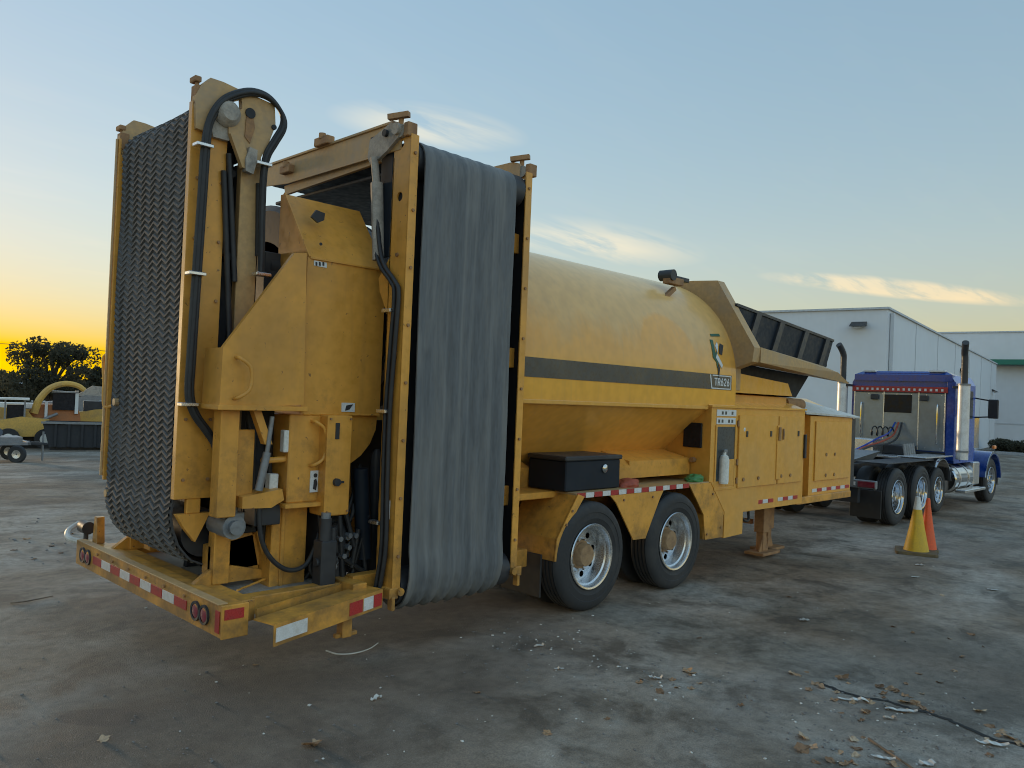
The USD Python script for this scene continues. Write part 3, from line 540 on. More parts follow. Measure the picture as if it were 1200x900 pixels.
# -- rear deck
tr.part('rear_frame', cat([box(2.53, 2.66, YS+.15, 7.3, .42, .56), box(3.4, 3.52, YS+.1, 7.3, .42, .56), box(2.6, 3.6, 5.02, 5.14, .42, .54), box(2.6, 3.6, 6.98, 7.1, .42, .56), box(3.5, 5.4, 5.0, 5.1, .42, .58)]), Y)
tr.part('deck_plate', box(2.60, 3.5, 5.95, 6.95, .50, .515, .003), 'plywood', label='pale dusty deck plate behind the bumper')
tr.part('deck_plate', box(2.70, 3.4, 5.15, 5.9, .50, .515, .003), 'dusty_grey')

# -- rear conveyor, folded upright
cx, CY0, CY1 = 2.36, 5.57, 6.83
Rb, zb, ztp = .185, .93, 3.80
path = [(cx+2*Rb, 3.6), (cx+2*Rb, ztp)]+[(cx+Rb+Rb*math.cos(a), ztp+Rb*math.sin(a)) for a in np.linspace(.2, math.pi, 10)]
bulge = lambda z: -.03*math.sin(np.clip((z-1.0)/2.7, 0, 1)*math.pi)*0
path += [(cx+bulge(z), z) for z in np.linspace(ztp-.04, 1.15, 40)]
path += [(cx-.015, 1.05), (cx+.0, .95), (cx+.05, .82), (cx+.14, .715), (cx+.26, .665), (cx+.38, .675), (cx+.47, .74), (cx+.50, .85), (cx+.50, 1.2), (cx+2*Rb+.08, 2.0), (cx+2*Rb+.02, 3.0), (cx+2*Rb, 3.6)]
def resample(P, step):
    P = np.asarray(P, float); s = np.r_[0, np.cumsum(np.linalg.norm(np.diff(P, axis=0), axis=1))]; q = np.arange(0, s[-1], step)
    return np.c_[np.interp(q, s, P[:, 0]), np.interp(q, s, P[:, 1])]
def ribbon(P, u, off, thick, axis):
    """A band swept along the loop P (a, z), as wide as u says; off(i, j) pushes it outwards."""
    P = np.asarray(P); t = np.gradient(P, axis=0); t /= np.linalg.norm(t, axis=1, keepdims=True)+1e-9; n = np.c_[-t[:, 1], t[:, 0]]
    if axis == 'y': pass
    c = P.mean(0)
    if np.mean(((P-c)*n).sum(1)) < 0: n = -n
    rows = []
    for layer in (0, 1):
        O = np.array([[off(i, j)-(thick if layer else 0) for j in range(len(u))] for i in range(len(P))])
        A = P[:, None, 0]+n[:, None, 0]*O; Z = P[:, None, 1]+n[:, None, 1]*O; U = np.broadcast_to(u, A.shape)
        rows.append(np.stack([A, U, Z] if axis == 'x' else [U, A, Z], -1))
    m, k = rows[0].shape[:2]; V = np.concatenate([r.reshape(-1, 3) for r in rows]); I = np.arange(m*k).reshape(m, k); F = []
    def quads(a, b, c, d): F.extend([np.stack([a, b, c], -1).reshape(-1, 3), np.stack([a, c, d], -1).reshape(-1, 3)])
    quads(I[:-1, :-1], I[1:, :-1], I[1:, 1:], I[:-1, 1:]); J = I+m*k
    quads(J[:-1, :-1], J[:-1, 1:], J[1:, 1:], J[1:, :-1])
    for e in (0, -1): quads(I[:-1, e], I[1:, e], J[1:, e], J[:-1, e])
    for e in (0, -1): quads(I[e, :-1], I[e, 1:], J[e, 1:], J[e, :-1])
    me = trimesh.Trimesh(V, np.concatenate(F), process=False); me.fix_normals(); return me
PB = resample(path, .04)
sag = lambda i, j: .006*math.sin(i*.19+j*.35)
belt = tr.part('chevron_belt', ribbon(PB, np.linspace(CY0, CY1, 17), sag, .012, 'x'), 'chevron_belt', smooth=50)
# herringbone cleats, one zigzag ridge per row
nz = 14
def cleats():
    P = resample(path, .004); t = np.gradient(P, axis=0); t /= np.linalg.norm(t, axis=1, keepdims=True)+1e-9; n = np.c_[-t[:, 1], t[:, 0]]; c = P.mean(0)
    if np.mean(((P-c)*n).sum(1)) < 0: n = -n
    end = int(len(P)*.62); out = []
    for s in range(60, end, 12):
        V = []; ys = np.linspace(CY0+.02, CY1-.02, nz+1)
        for j, y in enumerate(ys):
            k = s+(5 if j % 2 else -5); o = sag(k/10., j*1.0)
            for dk, h in ((-3.2, -.003), (-2, .009), (2, .009), (3.2, -.003)):
                q = int(np.clip(round(k+dk), 0, len(P)-1)); p = P[q]+t[q]*((k+dk-round(k+dk))*.004)+n[q]*(o+h); V.append((p[0], y, p[1]))
        V = np.array(V); F = []
        for j in range(nz):
            for a in (0, 1, 2):
                b = j*4+a; F += [[b, b+1, b+5], [b, b+5, b+4]]
        m = trimesh.Trimesh(V, F, process=False)
        if (m.face_normals[:, 0].mean() > 0) == (P[s, 0] < c[0]+.1): m.invert()
        out.append(m)
    return cat(out)
belt.part('belt_cleats', cleats(), 'chevron_cleat', smooth=False, kind='stuff')
tr.part('tail_pulley', cyl((2.61, CY0+.02, .90), (2.61, CY1-.02, .90), .17, 24), 'black_steel')
tr.part('head_pulley', cyl((2.545, CY0+.02, ztp), (2.545, CY1-.02, ztp), .16, 24), 'black_steel')
for ya, yb in ((5.49, 5.545), (6.845, 6.872)):
    fr = tr.part('conveyor_frame', cat([box(2.345, 2.60, ya, yb, 1.165, 3.80, .004), box(2.335, 2.352, ya, yb, 1.165, 3.93, .003)]), Y)
    fr.part('frame_foot', cat([box(2.43, 2.53, ya+.005, yb-.005, 1.06, 1.165), prism([(2.36, 1.06), (2.60, 1.06), (2.56, .98), (2.50, .86), (2.42, .96)], 'y', ya, yb)]), Y)
    tr.part('conveyor_frame', box(2.71, 2.86, ya-.005, yb+.005, 1.3, 3.78, .004), 'tan_dusty')
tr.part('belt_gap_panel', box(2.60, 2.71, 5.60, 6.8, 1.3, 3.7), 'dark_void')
for z in (1.5, 2.2, 2.9, 3.5): tr.part('conveyor_cross_tube', cyl((2.66, 5.52, z), (2.66, 6.9, z), .03, 10), 'dark_void')
# hinge plates at the top
hy = 5.455
A = pxplate([(230, 150), (229, 112), (236, 99), (247, 91), (262, 96), (285, 107), (284, 116), (272, 119), (262, 130), (261, 150), (254, 158)], .05, y=hy)
B = pxplate([(283, 108), (300, 113), (322, 123), (323, 147), (315, 168), (304, 188), (296, 202), (284, 196), (278, 172), (268, 156), (268, 138), (284, 127)], .05, y=hy-.02)
for yy in (0, 1.40):
    tr.part('hinge_plate', A.copy().apply_translation((0, yy, 0)), 'tan_dusty', smooth=False); tr.part('hinge_plate', B.copy().apply_translation((0, yy, 0)), 'tan_dusty', smooth=False)
c0 = at(293, 133, y=hy-.02)
tr.part('hinge_pin', cat([cyl(c0+[0, -.012, 0], c0+[0, .02, 0], .038, 14)]), 'dark_void')
tr.part('hinge_slot', pxplate([(289, 136), (297, 138), (299, 150), (293, 168), (287, 160)], .012, y=hy-.028), 'rusty_tan')
tr.part('hinge_pin', cyl(c0+[.19, -.012, -.05], c0+[.19, .02, -.05], .02, 10), 'dark_void')
tr.part('hinge_knuckle', pxplate([(293, 172), (302, 176), (301, 190), (297, 204), (288, 200), (288, 186)], .05, y=hy-.06), 'dusty_grey', smooth=False)
tr.part('bearing', lathe([(0, .07), (.06, .065), (.09, .03), (.10, 0)], at(266, 133, y=hy-.01), (0, -1, 0), 18), 'dusty_grey')
tr.part('bearing_bracket', pxplate([(246, 140), (262, 126), (276, 128), (279, 150), (268, 165), (250, 160)], .04, y=hy-.005), 'dusty_grey', smooth=False)
tr.part('hinge_link', pxplate([(270, 156), (284, 160), (296, 200), (284, 196)], .04, y=hy-.045), 'tan_dusty', smooth=False)
for px, py in ((231, 100), (143, 156)):
    q = at(px, py, x=2.36)
    tr.part('belt_tensioner', cat([box(q[0]-.02, q[0]+.05, q[1]-.03, q[1]+.05, q[2]-.14, q[2]+.0), box(q[0]-.03, q[0]+.02, q[1]-.03, q[1]+.06, q[2]+.02, q[2]+.06), cyl(q, q+[0, 0, .03], .015, 8)]), 'rusty_tan')
# outer edge bar and handles on the left frame
tr.part('edge_bar', tube(smooth([(2.33, 6.885, 1.2), (2.33, 6.885, 2.5), (2.33, 6.885, 3.93)], 8), .012, 6), 'tan_dusty')
q = [at(122, y, x=2.33) for y in (418, 475)]
tr.part('grab_handle', tube(smooth([q[0]+[.04, -.08, 0], q[0], (q[0]+q[1])/2, q[1], q[1]+[.04, -.08, 0]], 16), .014, 8), Y)
for px, py in ((133, 471), (118, 552), (123, 578)): tr.part('frame_bolt', cyl(at(px, py, x=2.33), at(px, py, x=2.33)+[.08, 0, 0], .03, 10), 'tan_dusty')
# supports under it
for yy in (5.40, 6.93):
    sp = tr.part('conveyor_support', cat([box(2.60, 2.72, yy, yy+.10, .56, 1.05), bar((2.93, yy+.05, .97), (3.05, yy+.05, .58), .06, .05), box(2.66, 2.96, yy+.02, yy+.08, .945, .985), prism([(2.45, .56), (3.1, .56), (3.06, .60), (2.74, .68), (2.58, .66)], 'y', yy+.02, yy+.07)]), Y, smooth=False)
    sp.part('gusset', prism([(2.72, .60), (2.98, .60), (2.90, .95), (2.72, .95)], 'y', yy+.06, yy+.08), Y)
mo = tr.part('belt_motor', cat([cyl((2.66, 5.24, .985), (2.66, 5.5, .985), .085, 18), box(2.60, 2.75, 5.27, 5.42, .95, 1.08), cyl((2.66, 5.20, .985), (2.66, 5.26, .985), .05, 14)]), 'metal_grey')
mo.part('hose_fitting', cat([cyl((2.63, 5.3, 1.07), (2.63, 5.3, 1.15), .02, 8), cyl((2.69, 5.3, 1.07), (2.69, 5.3, 1.15), .02, 8)]), 'metal_grey')
# hoses: up the frame, over the hinge and down the other side
hp = [(258, 598), (257, 560), (254, 525), (243, 506), (229, 486), (222, 462), (224, 420), (230, 330), (237, 230), (241, 172), (246, 142), (258, 122), (274, 112), (296, 108), (316, 115), (330, 132), (332, 148), (322, 166), (313, 182), (309, 205), (307, 250), (306, 320)]
for i in range(3):
    P = np.array([at(x+ (i-1)*(3.0 if k < 10 else 0)+(0 if k < 10 else (i-1)*1.5), y+(0 if k < 10 else (i-1)*2.5), y=5.42-.012*(i % 2)) for k, (x, y) in enumerate(hp)])
    tr.part('hydraulic_hose', tube(smooth(P, 110), .017, 7), 'rubber_hose', smooth=60)
for px, py in ((240, 171), (231, 321), (222, 474), (309, 193), (308, 322)):
    q = at(px, py, y=5.415); tr.part('hose_clamp', box(q[0]-.07, q[0]+.05, 5.375, 5.455, q[2]-.012, q[2]+.012, .004), 'aluminium')
for i, (a, b) in enumerate([((262, 200), (270, 420)), ((268, 180), (275, 330)), ((303, 215), (302, 300))]):
    tr.part('hydraulic_hose', tube([at(*a, y=5.47), at(*b, y=5.47)], .02, 7), 'rubber_hose', smooth=60)

# -- drum seen behind the guard
DZ, DR = 2.60, .80
tr.part('trommel_drum', lathe([(.55, 0), (DR, 0), (DR, .35), (DR+.03, .36), (DR+.03, .44), (DR, .45), (DR, 1.9), (.55, 1.9)], (3.2, YC, DZ), (1, 0, 0), 48), 'black_steel', smooth=40)
for x in (3.2, 3.42, 3.66, 3.95, 4.3): tr.part('drum_band', lathe([(DR, 0), (DR+.045, .01), (DR+.045, .06), (DR, .07)], (x, YC, DZ), (1, 0, 0), 48), 'metal_grey', smooth=40)
tr.part('drum_bearing', cat([box(3.0, 3.2, 5.62, 5.75, 2.6, 3.0), cyl((3.05, 5.7, 2.9), (3.2, 5.7, 2.9), .09, 14), box(3.05, 3.15, 5.6, 5.7, 2.3, 2.6)]), 'black_steel')

# -- discharge column with guards
colp = [(5.2, 1.775), (5.2, 2.93), (5.60, 3.46), (5.66, 3.46), (5.66, 1.775)]
col = tr.part('discharge_column', prism(colp, 'x', 3.13, 3.82), Y, smooth=False)
col.part('column_seam', bar((3.13, 5.198, 2.93), (3.82, 5.198, 2.93), .02, .012), Y)
col.part('column_edge', cat([bar((3.125, 5.2, 1.78), (3.125, 5.2, 2.93), .03, .012), bar((3.125, 5.2, 2.93), (3.125, 5.60, 3.46), .012, .03)]), Y)
q = at(373, 253, y=5.32); col.part('patch_plate', trimesh.convex.convex_hull(np.array([at(*p, y=5.30) for p in ((365, 254), (371, 246), (381, 250), (380, 258), (373, 261))]+[at(*p, y=5.33)+[0, .02, 0] for p in ((365, 254), (371, 246), (381, 250), (380, 258), (373, 261))])), 'black_steel')
col.part('bolt', cyl(at(376, 286, y=5.195), at(376, 286, y=5.22), .012, 8), 'black_steel')
dc = col.part('decal', pxplate([(368, 305), (383, 308), (383, 314), (368, 311)], .004, y=5.196), 'label_white')
dc.part('decal_print', cat([pxplate([(370+i*4, 306.8), (372+i*4, 307.3), (372+i*4, 311.5), (370+i*4, 311)], .003, y=5.193) for i in range(3)]), 'label_black')
tr.part('column_chute', prism([(3.32, 1.775), (3.82, 1.775), (3.81, 1.66), (3.76, 1.55), (3.68, 1.46), (3.57, 1.39), (3.42, 1.35), (3.30, 1.35)], 'y', 5.23, 6.9), Y, smooth=30)
gd = tr.part('belt_guard', prism([(2.475, 2.22), (2.468, 1.815), (3.105, 1.845), (3.075, 2.95), (2.975, 2.935)], 'y', 5.15, 5.19), Y, smooth=False)
gd.part('guard_side', prism([(2.475, 2.22), (2.468, 1.815), (2.49, 1.815), (2.5, 2.21)], 'y', 5.19, 5.42), Y, smooth=False); gd.part('guard_side', prism([(3.05, 1.85), (3.105, 1.85), (3.075, 2.94), (3.05, 2.94)], 'y', 5.19, 5.44), Y, smooth=False)
gd.part('guard_flange', box(2.45, 3.13, 5.125, 5.44, 1.80, 1.835, .004), Y)
def handle(x, z0, z1, y, bend=.07, parent=tr):
    parent.part('grab_handle', tube(smooth([(x, y, z1), (x+.01, y-bend*.8, z1-.01), (x+.07, y-bend, z1-.06), (x+.085, y-bend, (z0+z1)/2), (x+.07, y-bend, z0+.06), (x+.01, y-bend*.8, z0+.01), (x, y, z0)], 30), .013, 8), Y, smooth=60)
handle(2.57, 1.88, 2.16, 5.15, parent=gd)
lb = tr.part('lower_cabinet', box(3.03, 3.35, 5.2, 5.45, 1.13, 1.775, .008), Y)
lb.part('cabinet_shelf', box(2.99, 3.42, 5.14, 5.46, 1.10, 1.13, .004), Y)
handle(3.21, 1.40, 1.73, 5.2, parent=lb)
bx = tr.part('latch_box', box(3.28, 3.495, 5.09, 5.3, 1.03, 1.775, .008), Y)
bx.part('latch_slot', box(3.345, 3.38, 5.084, 5.092, 1.60, 1.72, .002), 'black_steel')
bx.part('latch_knob', cat([lathe([(0, .03), (.028, .028), (.03, 0), (0, 0)], (3.37, 5.09, 1.28), (0, -1, 0), 14), box(3.37, 3.43, 5.07, 5.08, 1.272, 1.288)]), 'black_steel')
dl = lb.part('warning_decal', box(3.215, 3.30, 5.193, 5.201, 1.20, 1.36, .001), 'label_white')
dl.part('decal_print', cat([prism([(3.24, 1.225), (3.265, 1.215), (3.275, 1.27), (3.262, 1.30), (3.245, 1.29)], 'y', 5.190, 5.194), cyl((3.256, 5.190, 1.325), (3.256, 5.194, 1.325), .016, 10)]), 'label_black')
d2 = col.part('decal', box(3.46, 3.58, 5.193, 5.201, 1.80, 1.87, .001), 'label_white')
d2.part('decal_print', prism([(3.49, 1.81), (3.53, 1.82), (3.56, 1.86), (3.50, 1.85)], 'y', 5.190, 5.194), 'label_black')
tr.part('lower_pillar', cat([box(2.98, 3.27, 5.3, 5.6, .50, 1.11, .006), box(3.05, 3.08, 5.285, 5.31, .5, 1.1)]), Y)
tr.part('side_post', cat([box(2.52, 2.655, 5.22, 5.34, 1.06, 1.80, .006), box(2.655, 2.80, 5.27, 5.32, 1.12, 1.66), prism([(2.74, 1.80), (2.80, 1.80), (2.90, 1.56), (2.84, 1.56)], 'y', 5.2, 5.26)]), Y)
tr.part('post_foot', cat([prism([(2.68, 1.12), (2.68, 1.2), (2.98, 1.24), (3.0, 1.16), (2.9, 1.11)], 'y', 5.18, 5.36)]), Y, smooth=False)
tr.part('lift_cylinder', cat([cyl(at(303, 575, y=5.2), at(313, 530, y=5.2), .028, 12), cyl(at(313, 530, y=5.2), at(319, 488, y=5.2), .017, 12)]), 'metal_grey')
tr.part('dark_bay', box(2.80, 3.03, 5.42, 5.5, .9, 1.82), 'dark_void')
tr.part('cross_shaft', cyl((2.85, 5.25, 1.44), (3.1, 5.25, 1.45), .022, 10), Y)
tr.part('control_block', cat([box(2.93, 3.0, 5.27, 5.34, 1.22, 1.34), box(2.99, 3.03, 5.2, 5.26, 1.5, 1.66)]), 'white_paint')
tr.part('valve_block', box(2.80, 3.0, 5.22, 5.42, .98, 1.12), 'black_steel')
tr.part('drain_hose', tube(smooth([at(x, y, y=5.2) for x, y in ((303, 590), (306, 630), (318, 655), (338, 668), (358, 662), (370, 640))], 30), .018, 8), 'rubber_hose', smooth=60)

# hydraulics under the column
ac = tr.part('valve_stack', cat([box(3.24, 3.37, 5.03, 5.16, .48, .86, .012), cyl((3.29, 5.08, .86), (3.29, 5.08, 1.02), .045, 14), cyl((3.345, 5.06, .86), (3.345, 5.06, .95), .022, 10), cyl((3.22, 5.09, .7), (3.40, 5.09, .7), .03, 10)]), 'black_steel')
ac.part('cap', cyl((3.29, 5.08, 1.02), (3.29, 5.08, 1.06), .036, 12), 'metal_grey')
tr.part('oil_tank', box(3.36, 3.60, 5.22, 5.6, .5, 1.03, .02), 'black_steel')
tr.part('lift_cylinder', cat([cyl((3.72, 5.18, .66), (3.66, 5.2, 1.36), .062, 14), cyl((3.74, 5.18, .50), (3.72, 5.18, .68), .03, 10)]), 'navy_panel')
for i, (a, b, r) in enumerate([((398, 604), (402, 690), 3), ((405, 600), (415, 640), 4), ((420, 620), (412, 665), 3), ((395, 650), (430, 672), 3)]):
    tr.part('hydraulic_pipe', tube([at(*a, y=5.12), at(*b, y=5.12)], .018, 8), 'rubber_hose')
for px, py in ((400, 632), (411, 628), (410, 642), (404, 652), (418, 628)): tr.part('pipe_fitting', cyl(at(px, py, y=5.09), at(px, py, y=5.09)+[0, .06, .0], .02, 8), 'metal_grey')
tr.part('rear_bulkhead', box(3.28, 4.75, 5.62, 5.68, .45, 1.72), 'dark_void')  # black sheet added behind the hydraulics so the gaps look dark
tr.part('rear_bulkhead', box(2.78, 3.3, 6.25, 6.30, .50, 1.8), 'dark_void')  # second added black sheet, darkening the view between pillar and supports
for i, (x, yy, z0, z1, rr) in enumerate(((3.47, 5.20, .5, .96, .07), (3.56, 5.32, .5, 1.12, .055), (3.88, 5.3, .48, 1.5, .05))): tr.part('accumulator', lathe([(0, z0), (rr, z0), (rr, z1-.06), (rr*.5, z1), (0, z1)], (x, yy, 0), (0, 0, 1), 16), 'black_steel')
_rh = np.random.default_rng(12)
for i in range(9):
    a = np.array([_rh.uniform(3.3, 3.85), _rh.uniform(5.12, 5.4), _rh.uniform(.95, 1.4)]); b = np.array([_rh.uniform(3.25, 3.85), _rh.uniform(5.12, 5.4), .5]); c = (a+b)/2+_rh.normal(0, .10, 3); c[1] = min(c[1], 5.25)
    tr.part('hydraulic_hose', tube(smooth([a, a*.7+c*.3+[0, -.03, 0], c, b*.6+c*.4, b], 28), .016, 7), 'rubber_hose', smooth=60)
for i in range(6):
    a = np.array([_rh.uniform(3.35, 3.6), _rh.uniform(5.08, 5.2), _rh.uniform(.62, .95)]); tr.part('pipe_fitting', cat([cyl(a, a+[0, .05, 0], .022, 6), cyl(a+[0, .01, 0], a+[.03, .02, .03], .013, 8)]), 'metal_grey')
for i in range(5):
    a = at(290+i*9, 486+(i % 2)*20, y=5.42); b = at(286+i*11, 600+(i % 3)*18, y=5.40); tr.part('hydraulic_hose', tube(smooth([a, .6*a+.4*b+[.03*(-1)**i, -.04, 0], b], 20), .014, 7), 'rubber_hose', smooth=60)
tr.part('tan_flap', prism([(3.62, .56), (3.8, .56), (3.82, .9), (3.76, 1.45), (3.7, 1.5)], 'y', 5.5, 5.53), Y)

# -- side conveyor folded up on the right side
SX0, SX1 = 3.66, 4.985
sc = []
for x, s in ((SX0, 1), (SX1, -1)):
    hp_ = Polygon([(4.745, .47), (4.745, 3.90), (4.80, 3.96), (4.93, 3.96), (4.945, 3.7), (4.935, .47)])
    for hz, r in ((3.84, .028), (3.44, .035)): hp_ = hp_.difference(Point(4.85, hz).buffer(r))
    m = [prism(hp_, 'x', x if s > 0 else x-.014, x+.014 if s > 0 else x), box(x, x+.075*s, 4.735, 4.75, .47, 3.9, .003), box(x, x+.06*s, 4.93, 4.945, .47, 3.75, .003)]
    f_ = tr.part('side_conveyor_frame', cat(m), Y, smooth=False)
    f_.part('frame_backing', box(x+.02*s, x+.03*s, 4.77, 4.92, .5, 3.85, 0), 'dark_void')
    f_.part('frame_foot', cat([box(x-.03, x+.05, 4.72, 4.86, .44, .52), cyl((x+.06*s, 4.70, .49), (x+.06*s, 4.80, .49), .03, 10), box(x-.02, x+.01, 4.70, 4.76, .36, .46)]), Y)
    f_.part('top_pin', cyl((x-.03, 4.84, 3.93), (x+.04, 4.84, 3.93), .05, 14), 'dusty_grey')
    q = np.array([x, 4.80, 4.0]); f_.part('belt_tensioner', cat([box(x-.03, x+.06, 4.74, 4.80, 3.88, 3.985), bar((x-.06, 4.95, 4.045), (x+.02, 4.80, 4.06), .045, .04), cyl((x, 4.87, 3.95), (x, 4.87, 4.05), .02, 8)]), 'rusty_tan')
    for z in (3.30, 2.31, 1.12): f_.part('roller_bracket', box(x+.014*s, x+.16*s, 4.84, 4.90, z-.09, z+.08, .006), Y)
bx0, bx1 = 3.775, 4.755
yc0 = 4.70
pth = [(yc0+.34, 3.2), (yc0+.34, 3.72)]+[(yc0+.17+.17*math.cos(a), 3.74+.15*math.sin(a)) for a in np.linspace(.1, math.pi, 10)]
pth += [(yc0+.004*math.sin(z*3), z) for z in np.linspace(3.7, .80, 36)]
pth += [(yc0-.012, .70), (yc0-.015, .58), (yc0+.01, .47), (yc0+.06, .385), (yc0+.14, .335), (yc0+.24, .34), (yc0+.32, .40), (yc0+.36, .50), (yc0+.36, .8), (yc0+.34, 1.6), (yc0+.34, 3.2)]
PS = resample(pth, .05)
uu = np.linspace(bx0, bx1, 49)
def wave(i, j):
    s = j/48.; z = PS[i, 1]; k = .15+.95*np.clip((3.9-z)/3.0, 0, 1); w = math.sin(2*math.pi*8*s+.25*math.sin(z*.9))
    return .0125*k*math.copysign(abs(w)**.5, w)+.004*math.sin(z*1.4+2*s)*k+.010*math.sin(math.pi*s)*np.clip((1.2-z), 0, .8)
tr.part('side_conveyor_belt', ribbon(PS, uu, wave, .012, 'y'), 'belt_rubber', smooth=60)
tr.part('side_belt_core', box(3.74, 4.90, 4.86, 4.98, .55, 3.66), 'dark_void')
for z, r in ((3.74, .145), (.50, .145)): tr.part('side_pulley', cyl((3.74, yc0+.175, z), (4.90, yc0+.175, z), r, 24), 'black_steel')
for x in (3.74, 4.88): tr.part('pulley_bearing', cat([box(x-.03, x+.03, 4.80, 4.95, .40, .60), cyl((x-.05, 4.875, .5), (x+.05, 4.875, .5), .05, 14)]), 'dusty_grey')
# top section lying across
ub = tr.part('top_beam', cat([prism([(4.86, 3.80), (4.86, 4.0), (4.95, 4.03), (6.95, 4.03), (6.95, 3.84), (6.5, 3.80)], 'x', 3.655, 3.67), box(3.64, 3.74, 4.95, 6.95, 4.015, 4.035, .003)]), 'tan_dusty', smooth=False)
ub.part('beam_flange', prism([(5.15, 3.765), (6.6, 3.72), (6.62, 3.80), (5.15, 3.84)], 'x', 3.69, 3.72), 'tan_dusty', smooth=False)
tr.part('top_beam', prism([(4.86, 3.80), (4.86, 4.0), (4.95, 4.03), (6.95, 4.03), (6.95, 3.84), (6.5, 3.80)], 'x', 4.95, 4.97), 'tan_dusty', smooth=False)
tr.part('top_belt', box(3.74, 4.90, 5.1, 6.95, 3.86, 3.90, .01), 'navy_panel')
tr.part('top_belt', box(3.76, 4.88, 5.15, 6.9, 3.68, 3.71, .008), 'navy_panel')
tr.part('knuckle_plate', prism([(4.80, 3.97), (4.95, 4.015), (5.22, 3.93), (5.24, 3.80), (5.20, 3.74), (5.10, 3.76), (5.0, 3.80), (4.86, 3.88)], 'x', 3.625, 3.655), 'dusty_grey', smooth=False)
for y, z, r in ((4.865, 3.945, .045), (5.0, 3.94, .028)): tr.part('pin', cyl((3.60, y, z), (3.64, y, z), r, 14), 'dusty_grey' if r > .04 else 'dark_void')
tr.part('beam_slot', cat([box(3.648, 3.66, 5.12, 5.24, 3.945, 3.962, 0), box(3.648, 3.66, 5.22, 5.24, 3.92, 3.95, 0)]), 'dark_void')
for y, z, s in ((5.90, 4.07, .10), (6.48, 3.93, .08)): tr.part('beam_bracket', cat([box(3.60, 3.68, y-s, y+s, z-.05, z+.02), cyl((3.62, y, z), (3.62, y, z+.05), .03, 10)]), 'rusty_tan')
tr.part('fold_cylinder', cat([cyl((3.62, 5.14, 3.78), (3.64, 5.12, 3.55), .030, 12), cyl((3.64, 5.12, 3.58), (3.66, 5.08, 2.98), .048, 14)]), 'dusty_grey')
tr.part('dark_curtain', box(3.68, 3.70, 4.98, 5.13, 3.0, 3.82), 'navy_panel')
tr.part('frame_gusset', prism([(4.94, 2.99), (5.07, 2.84), (5.05, 2.74), (4.94, 2.55)], 'x', 3.66, 3.675), Y, smooth=False)
for i in range(2):
    P = [at(x+i*5, y, x=3.63) for x, y in ((436, 240), (440, 290), (446, 312), (458, 330), (462, 345), (458, 400), (452, 480), (449, 560), (447, 640), (440, 690))]
    tr.part('hydraulic_hose', tube(smooth(P, 60), .018, 7), 'rubber_hose', smooth=60)
for px, py in ((456, 364), (450, 482), (441, 612)):
    q = at(px, py, x=3.62); tr.part('hose_clamp', box(3.59, 3.64, q[1]-.05, q[1]+.06, q[2]-.014, q[2]+.014, .004), 'aluminium')
tr.part('decal', box(3.653, 3.661, 4.80, 4.86, 1.02, 1.16, .001), 'label_white')

# -- bolts, weld beads and small labels on the plates
def bolts(parent, pts, d, r=.014, h=.012, m='rusty_tan'):
    for q in pts: parent.part('bolt', cyl(np.array(q, float), np.array(q, float)+np.array(d)*h, r, 6), m)
for s_ in (3.665, 4.98): bolts(tr, [(s_+(.035 if s_ < 4 else -.035), 4.735, z) for z in np.arange(.75, 3.8, .43)], (0, -1, 0), .013)
bolts(tr, [(3.66, 4.845, z) for z in (.7, 1.35, 1.75, 2.6, 3.0)], (-1, 0, 0), .016)
bolts(tr, [(x, 5.49, z) for z in np.arange(1.3, 3.8, .42) for x in (2.39, 2.565)], (0, -1, 0), .012)
bolts(tr, [(2.36, y, .545) for y in np.arange(5.3, 7.0, .33)], (-1, 0, 0), .011)
bolts(tr, [(5.62, 4.738, .82), (5.70, 4.738, .94), (6.5, 4.748, .99), (7.0, 4.748, .99), (8.2, 4.746, .95), (8.4, 4.746, .55), (8.1, 4.746, .5)], (0, -1, 0), .013)
bolts(bx, [(3.30, 5.09, 1.06), (3.475, 5.09, 1.06), (3.475, 5.09, 1.75), (3.30, 5.09, 1.75)], (0, -1, 0), .009)
for a_, b_ in (((2.66, 5.16, .565), (3.05, 5.40, .565)), ((3.02, 5.30, .505), (3.27, 5.30, .505)), ((3.13, 5.198, 1.78), (3.82, 5.198, 1.78)), ((2.53, 4.9, .56), (2.53, 7.2, .56))):
    P_ = np.linspace(a_, b_, 40); P_ = P_+_rh.normal(0, .0016, P_.shape); tr.part('weld_bead', tube(P_, .008, 5), Y)

# ------------------------------------------------------------------ the semi truck in front of the trailer
tk = thing('semi_truck', 'blue semi truck with polished cab back and twin exhaust stacks, ahead of the trommel', 'truck', (17.5, 6.15, 0))
B = 'blue_paint'
TC = 6.15
cab = tk.part('cab', prism(Polygon([(5.08, .95), (5.08, 2.62), (5.18, 2.80), (5.4, 2.84), (6.9, 2.84), (7.12, 2.80), (7.22, 2.62), (7.22, .95)]), 'x', 18.46, 19.9), B, smooth=False)
cab.part('roof_cap', trimesh.convex.convex_hull(np.array([(18.42, y, z) for y in (5.14, 7.16) for z in (2.66, 2.80)]+[(18.55, y, 2.88) for y in (5.3, 7.0)]+[(19.85, y, 2.80) for y in (5.3, 7.0)])), B, smooth=False)
for x0, x1 in ((5.30, 5.62), (6.72, 6.98)): cab.part('roof_light', box(18.45, 18.6, x0, x1, 2.86, 2.90), 'label_white')
cab.part('side_window', box(18.95, 19.7, 5.068, 5.08, 1.9, 2.5, .004), 'window_dark'); cab.part('door_seam', box(18.86, 18.88, 5.07, 5.08, 1.0, 2.6, .001), 'black_steel')
cab.part('corner_post', box(18.43, 18.47, 5.08, 5.24, 1.0, 2.66, .01), B)
